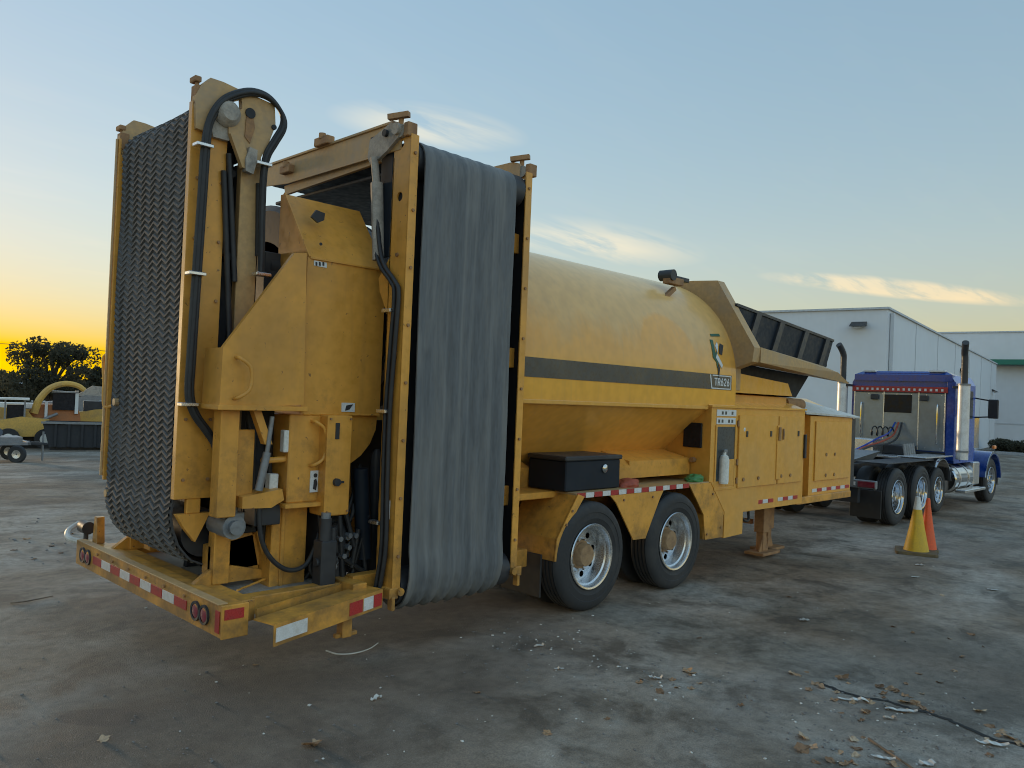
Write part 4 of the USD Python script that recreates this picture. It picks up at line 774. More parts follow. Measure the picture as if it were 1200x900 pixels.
for i, (y0, y1) in enumerate(((5.28, 5.78), (5.80, 6.50), (6.52, 7.14))):
    cab.part('bulkhead_panel', box(18.435, 18.455, y0, y1, 1.18, 2.40, .004), 'polished_back')
for y in (5.79, 6.51, 5.27, 7.15): cab.part('panel_strip', box(18.425, 18.45, y-.012, y+.012, 1.18, 2.42, .003), 'aluminium')
cab.part('rear_window', box(18.42, 18.436, 5.93, 6.50, 1.97, 2.36, .003), 'window_dark')
lb_ = cab.part('light_bar', box(18.40, 18.44, 5.22, 7.20, 2.42, 2.54, .004), 'tape_red')
lb_.part('bar_dots', cat([box(18.393, 18.401, y, y+.045, 2.45, 2.50, .001) for y in np.arange(5.3, 7.15, .11)]), 'label_white', kind='stuff')
cab.part('cab_skirt', box(18.44, 18.5, 5.25, 7.1, .98, 1.16), 'black_steel')
hood = tk.part('hood', trimesh.convex.convex_hull(np.array([(19.85, y, z) for y in (5.42, 6.88) for z in (1.0, 1.88)]+[(21.75, y, z) for y in (5.62, 6.68) for z in (.9, 1.66)])), B, smooth=False)
hood.part('grille', box(21.75, 21.82, 5.66, 6.64, .75, 1.62), 'chrome')
tk.part('windscreen', trimesh.convex.convex_hull(np.array([(19.9, y, 2.62) for y in (5.2, 7.1)]+[(20.05, y, 1.9) for y in (5.3, 7.0)]+[(19.88, y, 1.9) for y in (5.3, 7.0)])), 'window_dark')
tk.part('front_bumper', box(21.7, 21.9, 4.98, 7.32, .35, .70, .03), 'chrome')
for s, yy in ((1, 4.90), (-1, 7.40)):
    qb = np.linspace(.05, 3.0, 20); ft = tk.part('front_fender', prism(Polygon([(21.0+.68*math.cos(a), .5+.66*math.sin(a)) for a in qb]+[(21.0+.62*math.cos(a), .5+.60*math.sin(a)) for a in qb[::-1]]), 'y', yy+.04*s, yy+.56*s), B, smooth=50)
    ft.part('fender_edge', prism(Polygon([(21.0+.69*math.cos(a), .5+.67*math.sin(a)) for a in qb]+[(21.0+.64*math.cos(a), .5+.62*math.sin(a)) for a in qb[::-1]]), 'y', yy+.03*s, yy+.04*s), 'chrome')
    ft.part('cowl_side', prism([(19.9, .95), (20.4, .95), (20.45, 1.2), (19.9, 1.5)], 'y', yy+.3*s, yy+.33*s), B)
    ex_ = tk.part('exhaust_stack', cat([tube(smooth([(18.36, yy, 2.5), (18.36, yy, 3.1), (18.33, yy, 3.26), (18.24, yy-.03*s, 3.40), (18.18, yy-.05*s, 3.46)], 24), .068, 12)]), 'black_steel')
    ex_.part('heat_shield', cyl((18.36, yy, 1.05), (18.36, yy, 2.62), .115, 18), 'dull_alloy')
    ex_.part('stack_band', cat([cyl((18.36, yy, z), (18.36, yy, z+.04), .125, 18) for z in (1.2, 2.58)]), 'metal_grey')
    ex_.part('stack_mount', box(18.3, 18.5, min(yy, yy+.2*s), max(yy, yy+.2*s), 2.52, 2.57), 'black_steel')
    mr = tk.part('mirror', box(19.95, 20.02, yy-.16*s-.10, yy-.16*s+.10, 1.92, 2.34, .02), 'black_steel')
    mr.part('mirror_arm', cat([bar((19.98, yy-.16*s, 1.96), (19.95, 5.1 if s > 0 else 7.2, 1.93), .03, .03), bar((19.98, yy-.16*s, 2.30), (19.95, 5.1 if s > 0 else 7.2, 2.36), .03, .03)]), 'black_steel')
    tk.part('air_cleaner', cyl((20.2, yy+.33*s, 1.25), (20.2, yy+.33*s, 1.95), .17, 18), 'chrome')
    tk.part('turn_signal', box(20.95, 21.12, yy+.05*s-.03, yy+.05*s+.03, 1.22, 1.30, .02), 'orange_lens')
    tn = tk.part('fuel_tank', lathe([(0, 0), (.27, .0), (.30, .03), (.30, 1.22), (.27, 1.25), (0, 1.25)], (18.35, yy+.38*s, .62), (1, 0, 0), 24), 'chrome')
    for x in (18.6, 19.2): tn.part('tank_strap', lathe([(.302, 0), (.312, 0), (.312, .06), (.302, .06)], (x, yy+.38*s, .62), (1, 0, 0), 24), 'aluminium')
    tn.part('step', box(18.4, 19.9, yy+.02*s-.1, yy+.02*s+.1, .36, .42, .01), 'aluminium')
    tn.part('battery_box', box(19.65, 20.1, yy+.1*s-.12+.12*s, yy+.1*s+.12+.12*s, .45, .95, .02), 'aluminium')
    qa = np.linspace(.25, 2.3, 14)
    tk.part('quarter_fender', prism(Polygon([(17.40+.60*math.cos(a), .47+.62*math.sin(a)) for a in qa]+[(17.40+.585*math.cos(a), .47+.605*math.sin(a)) for a in qa[::-1]]), 'y', yy+.08*s, yy+.55*s), 'chrome', smooth=60)
    for ax in (14.85, 16.12):
        wheel(tk, (ax, yy+.05*s, .49), -s, R=.50, rim_mat='chrome', n=36, hubr=.10, hubmat='chrome')
        tk.part('inner_wheel', lathe([(.28, 0), (.42, 0), (.49, .02), (.50, .045), (.50, .22), (.49, .25), (.42, .27), (.28, .27)], (ax, yy+.40*s, .49), (0, s, 0), 32), 'tyre_rubber', smooth=40)
    wheel(tk, (17.40, yy+.14*s, .46), -s, R=.45, rim_mat='chrome', n=32, deep=.08, hubr=.09, hubmat='chrome')
    wheel(tk, (21.0, yy+.08*s, .50), -s, R=.51, rim_mat='chrome', n=36, deep=.05, hubr=.09, hubmat='chrome')
    tk.part('mud_flap', box(14.18, 14.20, min(yy+.1*s, yy+.62*s), max(yy+.1*s, yy+.62*s), .14, .62, .004), 'rubber_hose')
    tk.part('frame_rail', box(14.0, 21.7, TC-.45*s-.04, TC-.45*s+.04, .78, 1.02, .005), 'black_steel')
    tk.part('deck_fender', box(14.3, 16.75, min(yy+.05*s, yy+.60*s), max(yy+.05*s, yy+.60*s), 1.075, 1.09, .003), 'black_steel')
bar_ = tk.part('rear_light_bar', box(13.92, 14.0, 5.0, 7.3, .66, .80, .01), 'metal_grey')
for y0 in (5.02, 7.02): bar_.part('rear_lamp', box(13.905, 13.925, y0, y0+.28, .68, .78, .004), 'lamp_red')
for j in range(6): bar_.part('reflector_red' if j % 2 else 'reflector_white', box(13.910, 13.924, 5.34+j*.27, 5.60+j*.27, .70, .76, .002), 'tape_red' if j % 2 else 'tape_white')
tk.part('rear_plate', box(13.95, 14.05, 5.3, 7.0, .40, .66), 'black_steel')
tk.part('catwalk', box(16.85, 18.4, 5.6, 6.7, 1.05, 1.09, .006), 'aluminium')
tk.part('deck_plate', box(16.6, 18.3, 5.05, 5.58, 1.10, 1.125, .006), 'aluminium')
tk.part('fifth_wheel', trimesh.convex.convex_hull(np.array([(14.9, 5.75, 1.08), (14.9, 6.55, 1.08), (15.9, 5.65, 1.22), (15.9, 6.65, 1.22), (15.0, 5.8, 1.02), (15.9, 5.8, 1.02), (15.9, 6.5, 1.02), (15.0, 6.5, 1.02)])), 'metal_grey')
tk.part('headache_box', box(17.6, 18.25, 5.75, 6.9, 1.09, 1.28, .015), 'black_steel')
for i, c_ in enumerate(('rubber_hose', 'red_item', 'blue_paint')):
    tk.part('air_line', tube(smooth([(18.38, 6.1+.07*i, 1.75), (18.0, 6.05+.09*i, 1.45+.04*i), (17.3, 6.0+.1*i, 1.32+.05*i), (16.6, 6.05+.08*i, 1.28), (16.1, 6.1+.05*i, 1.2)], 30), .02, 7), c_)

# ------------------------------------------------------------------ ground heights for everything that stands on it
from scipy.interpolate import RegularGridInterpolator
_rg = RegularGridInterpolator((_a, _a), _gz)
def gz(x, y): return float(_rg((x, y)))
def on_ground(px, py):
    z = 0.0
    for _ in range(30): p = at(px, py, z=z); z = .5*z+.5*gz(p[0], p[1])
    return at(px, py, z=z)

# ------------------------------------------------------------------ cones
def cone(name, label, o, h, r0, mats, base, tip, group='traffic cones'):
    c = thing(name, label, 'traffic cone', o, group); o = np.asarray(o)
    b = c.part('cone_body', lathe([(r0, .035), (r0*.96, .06), (r0*.60, h*.45), (r0*.30, h*.82), (r0*.20, h*.97), (r0*.16, h), (0, h)], o, (0, 0, 1), 28), mats, smooth=40)
    g = Polygon([(-base, -base), (base, -base), (base, base), (-base, base)]).buffer(-.05).buffer(.05)
    c.part('cone_base', turn(prism(g, 'z', 0, .04), 20).apply_translation(o), 'cone_base')
    if tip: c.part('cone_tip', lathe([(r0*.335, h*.78), (r0*.215, h*.965), (r0*.18, h*1.005), (0, h*1.008)], o, (0, 0, 1), 20), 'white_paint')
q = on_ground(1073.5, 648); q = np.array([q[0], q[1], gz(q[0], q[1])])
cone('traffic_cone', 'faded yellow traffic cone with a white tip on a muddy base', q, .80, .17, 'cone_yellow', .27, True)
_v = q[:2]/np.linalg.norm(q[:2]); q2 = q+np.array([*(.27*_v+.135*np.array([_v[1], -_v[0]])), 0]); q2[2] = gz(q2[0], q2[1])
cone('traffic_cone', 'orange red traffic cone half hidden behind the yellow cone', q2, .77, .135, 'cone_orange', .15, False)

# ------------------------------------------------------------------ warehouses on the right
def wdir(deg): return np.array([math.cos(math.radians(deg)), math.sin(math.radians(deg)), 0])
da, db = wdir(7.7), wdir(97.7)
c1 = np.array([28.1, 9.9, 0])
w1 = thing('warehouse', 'long white warehouse with plain panel walls, its corner behind the blue truck', 'warehouse', c1)
H1 = 5.45
def wbox(o, la, lb, z0, z1, a0=0, b0=0): return trimesh.convex.convex_hull(np.array([o+da*a+db*b+[0, 0, z] for a in (a0, la) for b in (b0, lb) for z in (z0, z1)]))
w1.part('wall', wbox(c1, 33, 46, -3.0, H1), 'wall_white', smooth=False)
w1.part('roof_edge', cat([wbox(c1, 33.06, .10, H1-.0, H1+.07, -.06, -.06), wbox(c1, .10, 46, H1, H1+.07, -.06, .10)]), 'roof_trim', smooth=False)
for k in range(1, 7): w1.part('panel_joint', wbox(c1, k*5.0+.05, .02, 0, H1-.02, k*5.0, -.015), 'roof_trim', smooth=False)
for k in range(1, 7): w1.part('panel_joint', wbox(c1, .02, k*6.0+.06, 0, H1-.02, -.015, k*6.0), 'roof_trim', smooth=False)
w1.part('downpipe', wbox(c1, .5, -.02, 0, H1-.1, .36, -.14), 'wall_white', smooth=False)
def wall_lamp(o, along_, out):
    l = w1.part('wall_lamp', trimesh.convex.convex_hull(np.array([o+along_*a+out*b+[0, 0, z] for a, b, z in ((-.25, 0, 0), (.25, 0, 0), (-.25, .35, -.05), (.25, .35, -.05), (-.25, 0, .14), (.25, 0, .14))])), 'black_steel', smooth=False)
    l.part('lamp_lens', trimesh.convex.convex_hull(np.array([o+along_*a+out*b+[0, 0, z] for a, b, z in ((-.2, .02, -.01), (.2, .02, -.01), (-.2, .3, -.06), (.2, .3, -.06), (0, .15, -.12))])), 'label_white', smooth=False)
wall_lamp(c1+db*.9+[0, 0, H1-.55], db, -da); wall_lamp(c1+da*31+[0, 0, 3.6], da, -db); wall_lamp(c1+da*17+[0, 0, 4.2], da, -db)
w1.part('roof_monitor', wbox(c1, 27, 30, H1, H1+1.0, 14, 8), 'wall_white', smooth=False)
w1.part('roof_vent', wbox(c1, 3, 14, H1, H1+.45, 2, 12), 'roof_trim', smooth=False)
c2 = np.array([65, 13.6, 0])-db*26
w2 = thing('warehouse', 'far white warehouse with a green awning band along its front', 'warehouse', c2)
w2.part('wall', wbox(c2, 30, 44, -3.0, 7.95), 'wall_white', smooth=False)
w2.part('roof_edge', wbox(c2, .1, 44, 7.95, 8.05, -.06, -.1), 'roof_trim', smooth=False)
w2.part('awning', trimesh.convex.convex_hull(np.array([c2+da*a+db*b+[0, 0, z] for b in (0, 28.2) for a, z in ((0, 5.62), (0, 6.05), (-1.1, 5.62), (-1.1, 5.98))])), 'awning_green', smooth=False)
for k in range(4, 28, 8): w2.part('dock_door', wbox(c2, .01, k+3.4, .9, 4.4, -.04, k), 'roof_trim', smooth=False)
w2.part('base_band', wbox(c2, .02, 44, 1.45, 1.53, -.02, 0), 'roof_trim', smooth=False)
single('kerb', trimesh.convex.convex_hull(np.array([np.array([48, y, z])+[dx, 0, 0] for y in (-6, 11.2) for dx, z in ((0, 0), (0, .14), (.3, .14), (.3, 0))])), 'roof_trim', 'pale concrete kerb at the far right edge of the yard', kind='structure')

# ------------------------------------------------------------------ vegetation
def leaf_cloud(pts, nrm, size, seed):
    r = np.random.default_rng(seed); n = len(pts)
    a = r.normal(size=(n, 3))+nrm*.6; a /= np.linalg.norm(a, axis=1, keepdims=True)
    b = np.cross(a, r.normal(size=(n, 3))); b /= np.linalg.norm(b, axis=1, keepdims=True); c = np.cross(a, b)
    s = size*r.uniform(.6, 1.4, n)[:, None]
    V = np.stack([pts-b*s, pts+c*s*.5, pts+b*s, pts-c*s*.5], 1).reshape(-1, 3); i = np.arange(n)[:, None]*4
    F = np.concatenate([i+[0, 1, 2], i+[0, 2, 3]])
    return trimesh.Trimesh(V, F, process=False)
def tree(name, label, o, h, w, seed, n=7000, group='trees on the horizon', trunk_h=.35, leaf=.16):
    r = np.random.default_rng(seed); o = np.asarray(o, float)
    t = thing(name, label, 'tree', o, group)
    limbs = [tube([o, o+[.05*w, 0, h*trunk_h], o+[0, 0, h*.75]], [h*.035, h*.025, h*.008], 8)]
    cl = []
    for k in range(34):
        th = r.uniform(0, 2*np.pi); rr = math.sqrt(r.uniform(0, 1))*w*.42; zz = h*(.26+.62*r.uniform(0, 1)**.8)
        lim = w*.46*math.sqrt(max(.05, 1-((zz/h-.45)/.55)**2)); rr = min(rr, lim)
        c = o+[rr*math.cos(th), rr*math.sin(th), zz]; cl.append((c, r.uniform(.075, .16)*w))
        limbs.append(tube([o+[0, 0, h*r.uniform(.2, .5)], .5*(o+[0, 0, h*.5])+.5*c, c], [h*.014, h*.009, h*.004], 5))
    t.part('trunk', cat(limbs), 'bark')
    P, N = [], []
    for c, s in cl:
        m = int(n/len(cl)); d = r.normal(size=(m, 3)); d /= np.linalg.norm(d, axis=1, keepdims=True); q = c+d*s*r.uniform(.35, 1.08, (m, 1))**.6*[1, 1, .75]
        P.append(q); N.append(d)
    P, N = np.concatenate(P), np.concatenate(N)
    t.part('crown', leaf_cloud(P, N, leaf, seed), 'leaf_dark', smooth=False, kind='stuff')
def far(px, dist, dz=0):
    d = _r*(px-600)+_f*F_PX; d = d[:2]/np.linalg.norm(d[:2])*dist; return np.array([d[0], d[1], gz(*d)+dz])
tree('broadleaf_tree', 'large dark rounded tree against the yellow sky behind the excavator', far(60, 72), 7.0, 7.4, 6, n=9500, leaf=.13)
tree('broadleaf_tree', 'low dark tree at the left edge of the picture', far(-2, 78), 4.9, 3.2, 4, n=2500, leaf=.2)
tree('broadleaf_tree', 'small low tree just left of the tall black conveyor belt', far(104, 80), 4.6, 3.4, 5, n=2500, leaf=.2)
tree('broadleaf_tree', 'bushy low tree between the large tree and the left edge', far(24, 84), 3.9, 5, 8, n=3000, leaf=.2)
shr = None
for i, (px, d, h, lab) in enumerate(((1177, 54, .75, 'dark shrub nearest the white warehouse end, right edge'), (1188, 55, .55, 'low dark shrub in the middle of the three by the far kerb'), (1199, 53, .7, 'dark shrub cut by the right edge of the picture'))):
    o = far(px, d); r = np.random.default_rng(20+i); s = thing('shrub', lab, 'shrub', o, 'shrubs by the far kerb')
    d_ = r.normal(size=(1600, 3)); d_ /= np.linalg.norm(d_, axis=1, keepdims=True); P = o+d_*r.uniform(.4, 1, (1600, 1))*[.75, .75, h*.5]+[0, 0, h*.5]
    s.part('foliage', leaf_cloud(P, d_, .07, 30+i), 'leaf_dark', smooth=False, kind='stuff'); s.part('stem', tube([o, o+[0, 0, h*.6]], .03, 6), 'bark')

# ------------------------------------------------------------------ machines and bins on the left
class Local:
    """Local frame facing the camera side: u to the right, v away, z up."""
    def __init__(s, o, deg=0):
        c, n = math.cos(math.radians(deg)), math.sin(math.radians(deg)); s.o = np.asarray(o, float)
        v = s.o[:2]/np.linalg.norm(s.o[:2]); u = np.array([v[1], -v[0]])
        s.u = np.array([*(u*c+v*n), 0]); s.v = np.array([*(-u*n+v*c), 0])
    def p(s, a, b, c): return s.o+s.u*a+s.v*b+np.array([0, 0, c])
    def hull(s, P): return trimesh.convex.convex_hull(np.array([s.p(*q) for q in P]))
    def bx(s, u0, u1, v0, v1, z0, z1): return s.hull([(a, b, c) for a in (u0, u1) for b in (v0, v1) for c in (z0, z1)])
    def side(s, poly, v0, v1): m = prism(poly, 'y', v0, v1); w = m.vertices.copy(); m.vertices = s.o+w[:, :1]*s.u+w[:, 1:2]*s.v+np.c_[0*w[:, 0], 0*w[:, 0], w[:, 2]]; return m
    def cy(s, a, b, r, n=18, r2=None): return cyl(s.p(*a), s.p(*b), r, n, r2)
MF = 'machine_far'
# excavator with a curved boom
f_ = Local(far(66, 38)); e = thing('excavator', 'old yellow excavator with a curved boom and an orange body, behind the black bin', 'excavator', f_.o)
e.part('track', f_.side([(-1.3, .0), (1.3, 0), (1.6, .3), (1.3, .6), (-1.3, .6), (-1.6, .3)], -.9, -.4), 'black_steel'); e.part('track', f_.side([(-1.3, .0), (1.3, 0), (1.6, .3), (1.3, .6), (-1.3, .6), (-1.6, .3)], .6, 1.1), 'black_steel')
e.part('body', f_.side([(-1.0, .6), (-1.05, 1.25), (-.7, 1.75), (.75, 1.75), (.9, 1.4), (1.0, .65)], -.6, .9), 'machine_orange')
cb = e.part('cab', f_.bx(-.1, .78, -.7, .2, 1.55, 2.25), 'window_dark'); cb.part('cab_post', f_.bx(.70, .82, -.72, -.6, 1.4, 2.35), 'label_white'); cb.part('cab_roof', f_.bx(-.15, .82, -.74, .25, 2.25, 2.31), 'metal_grey'); cb.part('cab_post', f_.bx(-.36, -.26, -.72, -.62, 1.1, 1.85), 'label_white')
e.part('boom', tube(smooth([f_.p(-.72, -.8, 1.40), f_.p(-.56, -.82, 1.95), f_.p(-.2, -.84, 2.42), f_.p(.3, -.84, 2.62), f_.p(.75, -.84, 2.56), f_.p(1.02, -.84, 2.38)], 30), np.linspace(.15, .10, 31), 8), MF)
e.part('stick', f_.side([(-1.15, 1.5), (-.95, 1.5), (-.5, .9), (-.2, .45), (-.45, .3), (-.8, .7)], -.95, -.75), MF)
e.part('arm_cylinder', cat([f_.cy((-.9, -.85, .9), (.1, -.85, 1.4), .06)]), 'metal_grey')
# long yellow machine right of it
f_ = Local(far(96, 40)); e = thing('grinder_machine', 'low yellow machine with a long sloping hood, right of the excavator', 'machine', f_.o)
e.part('body', f_.side([(-2.4, .35), (-2.1, .95), (-1.2, 1.35), (-.2, 1.42), (.6, 1.6), (2.6, 1.68), (2.6, .8), (-.8, .7), (-1.6, .2)], -.5, .8), MF)
e.part('hood_pipe', cat([f_.cy((.2, -.2, 1.6), (.9, -.2, 2.0), .07), f_.cy((.9, -.2, 2.0), (1.4, -.2, 1.9), .05)]), 'metal_grey')
e.part('black_engine', f_.bx(.1, .9, -.4, .6, 1.5, 1.95), 'black_steel')
e.part('wheel', f_.cy((-1.3, -.75, .42), (-1.3, -.45, .42), .42), 'tyre_rubber'); e.part('wheel', f_.cy((1.6, -.75, .42), (1.6, -.45, .42), .42), 'tyre_rubber')
# yellow loader at the far left
f_ = Local(far(16, 39)); e = thing('wheel_loader', 'yellow wheel loader partly cut by the left edge of the picture', 'loader', f_.o)
e.part('body', f_.side([(-1.9, .55), (-1.9, 1.55), (-.4, 1.62), (.9, 1.55), (1.15, 1.0), (.9, .55)], -.6, .8), MF)
e.part('cab', f_.bx(-1.7, -.75, -.5, .6, 1.55, 2.2), 'window_dark'); e.part('cab_roof', f_.bx(-1.8, -.7, -.6, .7, 2.2, 2.3), 'white_paint'); e.part('hood', f_.bx(-.5, .9, -.55, .6, 1.60, 1.80), 'white_paint')
for u in (-1.2, .95):
    e.part('wheel', f_.cy((u, -.95, .5), (u, -.55, .5), .52, 24), 'tyre_rubber').part('rim', f_.cy((u, -.97, .5), (u, -.9, .5), .26), MF)
e.part('fender', f_.side([(.35, .9), (.6, 1.12), (1.3, 1.12), (1.55, .9), (1.5, .86), (1.28, 1.05), (.62, 1.05), (.4, .86)], -1.0, -.5), MF)
# odds and ends between the machines
f_ = Local(far(34, 37)); e = thing('backhoe', 'small yellow backhoe with a white roof, left of the excavator', 'backhoe', f_.o)
e.part('body', f_.side([(-.9, .45), (-.95, 1.1), (-.2, 1.25), (.75, 1.15), (.9, .5)], -.5, .5), MF)
for u in (-.75, -.1): e.part('cab_post', f_.bx(u-.03, u+.03, -.4, -.34, 1.15, 1.9), 'metal_grey')
e.part('cab_roof', f_.bx(-.95, .05, -.5, .5, 1.9, 1.97), 'white_paint'); e.part('cab', f_.bx(-.7, -.12, -.3, .4, 1.15, 1.7), 'window_dark')
for u in (-.6, .65): e.part('wheel', f_.cy((u, -.75, .40), (u, -.5, .40), .40), 'tyre_rubber').part('rim', f_.cy((u, -.77, .40), (u, -.74, .40), .2), 'white_paint')
e.part('bucket_arm', cat([bar(f_.p(.8, -.45, 1.0), f_.p(1.35, -.45, .6), .1, .14)]), MF); e.part('bucket', f_.side([(1.2, .15), (1.7, .12), (1.65, .3), (1.4, .75), (1.25, .7)], -.7, .5), 'machine_orange')
f_ = Local(far(84, 44)); e = thing('crusher_machine', 'pale grey and yellow machine top showing between excavator and conveyor', 'machine', f_.o)
e.part('body', f_.side([(-1.4, 1.0), (-1.3, 1.9), (0, 2.0), (.6, 2.3), (2.2, 2.2), (2.3, 1.0)], -.5, .8), 'metal_grey'); e.part('feed_hood', f_.side([(.2, 2.25), (.9, 2.75), (1.5, 2.7), (1.9, 2.2)], -.4, .6), 'dusty_grey'); e.part('stack', f_.cy((1.7, 0, 2.2), (1.7, 0, 2.9), .07), 'metal_grey'); e.part('chassis', f_.bx(-1.3, 2.2, -.4, .7, .2, 1.0), 'black_steel')
# black bin
f_ = Local(far(98, 35), -4); e = thing('scrap_bin', 'long black steel scrap bin beside the tall conveyor belt', 'bin', f_.o)
e.part('bin_body', cat([f_.side([(-1.0, .12), (-1.25, 1.05), (1.6, 1.05), (1.6, .12)], -.6, -.55), f_.side([(-1.0, .12), (-1.25, 1.05), (1.6, 1.05), (1.6, .12)], .8, .85), f_.bx(-1.0, 1.6, -.55, .8, .12, .18), f_.bx(1.55, 1.6, -.55, .8, .18, 1.05), f_.hull([(-1.0, b, .12) for b in (-.55, .8)]+[(-1.25, b, 1.05) for b in (-.55, .8)]+[(-.95, b, .12) for b in (-.55, .8)]+[(-1.2, b, 1.05) for b in (-.55, .8)])]), 'dark_void')
for u in np.linspace(-.8, 1.4, 6): e.part('bin_rib', f_.bx(u-.04, u+.04, -.66, -.6, .15, 1.0), 'dark_void')
e.part('bin_rim', f_.bx(-1.28, 1.62, -.68, -.6, 1.0, 1.08), 'metal_grey'); e.part('bin_skid', cat([f_.bx(-1.0, 1.6, -.4, -.28, .0, .12), f_.bx(-1.0, 1.6, .5, .62, 0, .12)]), 'black_steel')
# small dark trailer
f_ = Local(far(12, 27), 10); e = thing('utility_trailer', 'small dark utility trailer with a thin wheel at the left edge', 'trailer', f_.o)
e.part('trailer_frame', cat([f_.bx(-1.2, .5, -.5, -.44, .50, .58), f_.bx(-1.2, .5, .5, .56, .50, .58), f_.bx(-1.2, -1.1, -.5, .5, .5, .58), f_.bx(.42, .5, -.5, .5, .5, .58), f_.bx(-1.2, .3, -.42, .42, .58, .72)]), 'metal_grey')
e.part('drawbar', cat([bar(f_.p(.5, -.4, .54), f_.p(1.0, 0, .5), .06, .06), bar(f_.p(.5, .4, .54), f_.p(1.0, 0, .5), .06, .06)]), 'black_steel')
for b in (-.56, .56): e.part('wheel', lathe([(.12, -.05), (.22, -.06), (.25, -.03), (.25, .03), (.22, .06), (.12, .05)], f_.p(.15, b, .25), f_.v+f_.u*.8, 22), 'tyre_rubber').part('rim', lathe([(.02, -.03), (.12, -.045), (.12, .045), (.02, .03)], f_.p(.15, b, .25), f_.v+f_.u*.8, 16), 'aluminium')
e.part('pump_engine', cat([f_.bx(-1.1, -.5, -.3, .3, .72, 1.05), f_.cy((-.3, -.3, .85), (-.3, .3, .85), .13), f_.cy((-.8, 0, 1.05), (-.8, 0, 1.2), .06)]), 'blue_grey')
e.part('jack_stand', f_.cy((.9, 0, .0), (.9, 0, .85), .03, 8), 'metal_grey')
# distant sheds and poles
f_ = Local(far(30, 95)); e = thing('shed', 'pale low shed under the trees on the left', 'shed', f_.o)
e.part('wall', f_.bx(-5, 4, 0, 5, -.4, 2.6), 'white_paint'); e.part('roof', f_.hull([(-5.2, -.2, 2.6), (4.2, -.2, 2.6), (-5.2, 5.2, 2.6), (4.2, 5.2, 2.6), (-5.2, 2.5, 3.3), (4.2, 2.5, 3.3)]), 'roof_trim')

for i, y in enumerate(np.arange(5.34, 7.12, .30)):
    for z in (1.24, 2.37): tk.part('rivet', cyl((18.437, y, z), (18.43, y, z), .012, 6), 'aluminium')
tk.part('grab_rail', tube(smooth([(18.43, 5.40, 1.35), (18.37, 5.40, 1.40), (18.37, 5.40, 2.1), (18.43, 5.40, 2.15)], 16), .014, 7), 'chrome')
tk.part('grab_rail', tube(smooth([(18.43, 6.98, 1.35), (18.37, 6.98, 1.40), (18.37, 6.98, 2.1), (18.43, 6.98, 2.15)], 16), .014, 7), 'chrome')
tk.part('work_lamp', box(18.36, 18.43, 6.62, 6.78, 2.24, 2.36, .02), 'black_steel'); tk.part('work_lamp', box(18.36, 18.43, 5.60, 5.76, 2.24, 2.36, .02), 'black_steel')
tk.part('hose_coil', cat([tube(np.array([[18.1+.0*a+.10*math.cos(a), 6.2+.018*a, 1.55+.10*math.sin(a)] for a in np.linspace(0, 25, 120)]), .014, 6)]), 'rubber_hose')
tk.part('tool_locker', box(17.0, 17.6, 6.2, 6.75, 1.09, 1.40, .015), 'aluminium'); tk.part('chain_rack', cat([cyl((17.2+.13*i, 5.62, 1.10), (17.2+.13*i, 5.66, 1.34), .03, 8) for i in range(5)]), 'metal_grey', kind='stuff')

# power line over the trees
o = far(79, 88); up_ = thing('utility_pole', 'thin wooden utility pole rising behind the large tree', 'utility pole', o)
hp_ = (at(79, 404, x=o[0]))[2]-o[2]
up_.part('pole', tube([o, o+[0, 0, hp_]], [.15, .10], 8), 'bark'); up_.part('crossarm', bar(o+[-1.1, 0, hp_-.5], o+[1.1, 0, hp_-.5], .1, .12), 'bark')
for dx in (-1.0, 0.0, 1.0): up_.part('insulator', cyl(o+[dx, 0, hp_-.44], o+[dx, 0, hp_-.26], .05, 6), 'metal_grey')
for i, dx in enumerate((-1.0, 1.0)):
    e0 = o+[dx, 0, hp_-.26]; ends = [e0+np.array([-46, 12+2*i, 2.6]), e0+np.array([40, -6+2*i, 1.2])]
    for e_ in ends: up_.part('wire', tube([e0*(1-t)+e_*t-[0, 0, 3.2*t*(1-t)] for t in np.linspace(0, 1, 14)], .016, 5), 'black_steel')

# ------------------------------------------------------------------ small things on the ground
def sheet(poly, lift, n_in=.06):
    g = Polygon(poly).buffer(0); m = trimesh.creation.extrude_polygon(g, .01, engine='earcut'); f = m.faces[np.all(np.isclose(m.vertices[m.faces][:, :, 2], .01), 1)]
    v, f = trimesh.remesh.subdivide_to_size(m.vertices, f, n_in, max_iter=14); v = v.copy()
    v[:, 2] = [gz(a, b)+lift for a, b in v[:, :2]]
    t = trimesh.Trimesh(v, f, process=False)
    if t.face_normals[:, 2].mean() < 0: t.invert()
    return t
def blob(c, rx, ry, seed, n=40, rough=.14, rot=0):
    r = np.random.default_rng(seed); ph = r.uniform(0, 6.28, 5); th = np.linspace(0, 2*np.pi, n, endpoint=False)
    k = 1+rough*sum(np.sin((i+2)*th+ph[i])/(i+1.5) for i in range(5))
    x, y = rx*k*np.cos(th), ry*k*np.sin(th); c_, s_ = math.cos(rot), math.sin(rot)
    return np.c_[c[0]+x*c_-y*s_, c[1]+x*s_+y*c_]
crk = [(958, 800), (975, 806), (990, 812), (1012, 818), (1040, 822), (1066, 831), (1085, 835), (1112, 844), (1140, 856), (1168, 868), (1190, 872), (1215, 880)]
P = np.array([on_ground(*c)[:2] for c in crk]); P = np.vstack([smooth(np.c_[P, 0*P[:, 0]], 60)[:, :2]]); r_ = np.random.default_rng(4)
P = P+r_.normal(0, .006, P.shape); t_ = np.gradient(P, axis=0); t_ /= np.linalg.norm(t_, axis=1, keepdims=True); n_ = np.c_[-t_[:, 1], t_[:, 0]]; w_ = (.012+.010*r_.random(len(P)))[:, None]; w_[0] *= .2
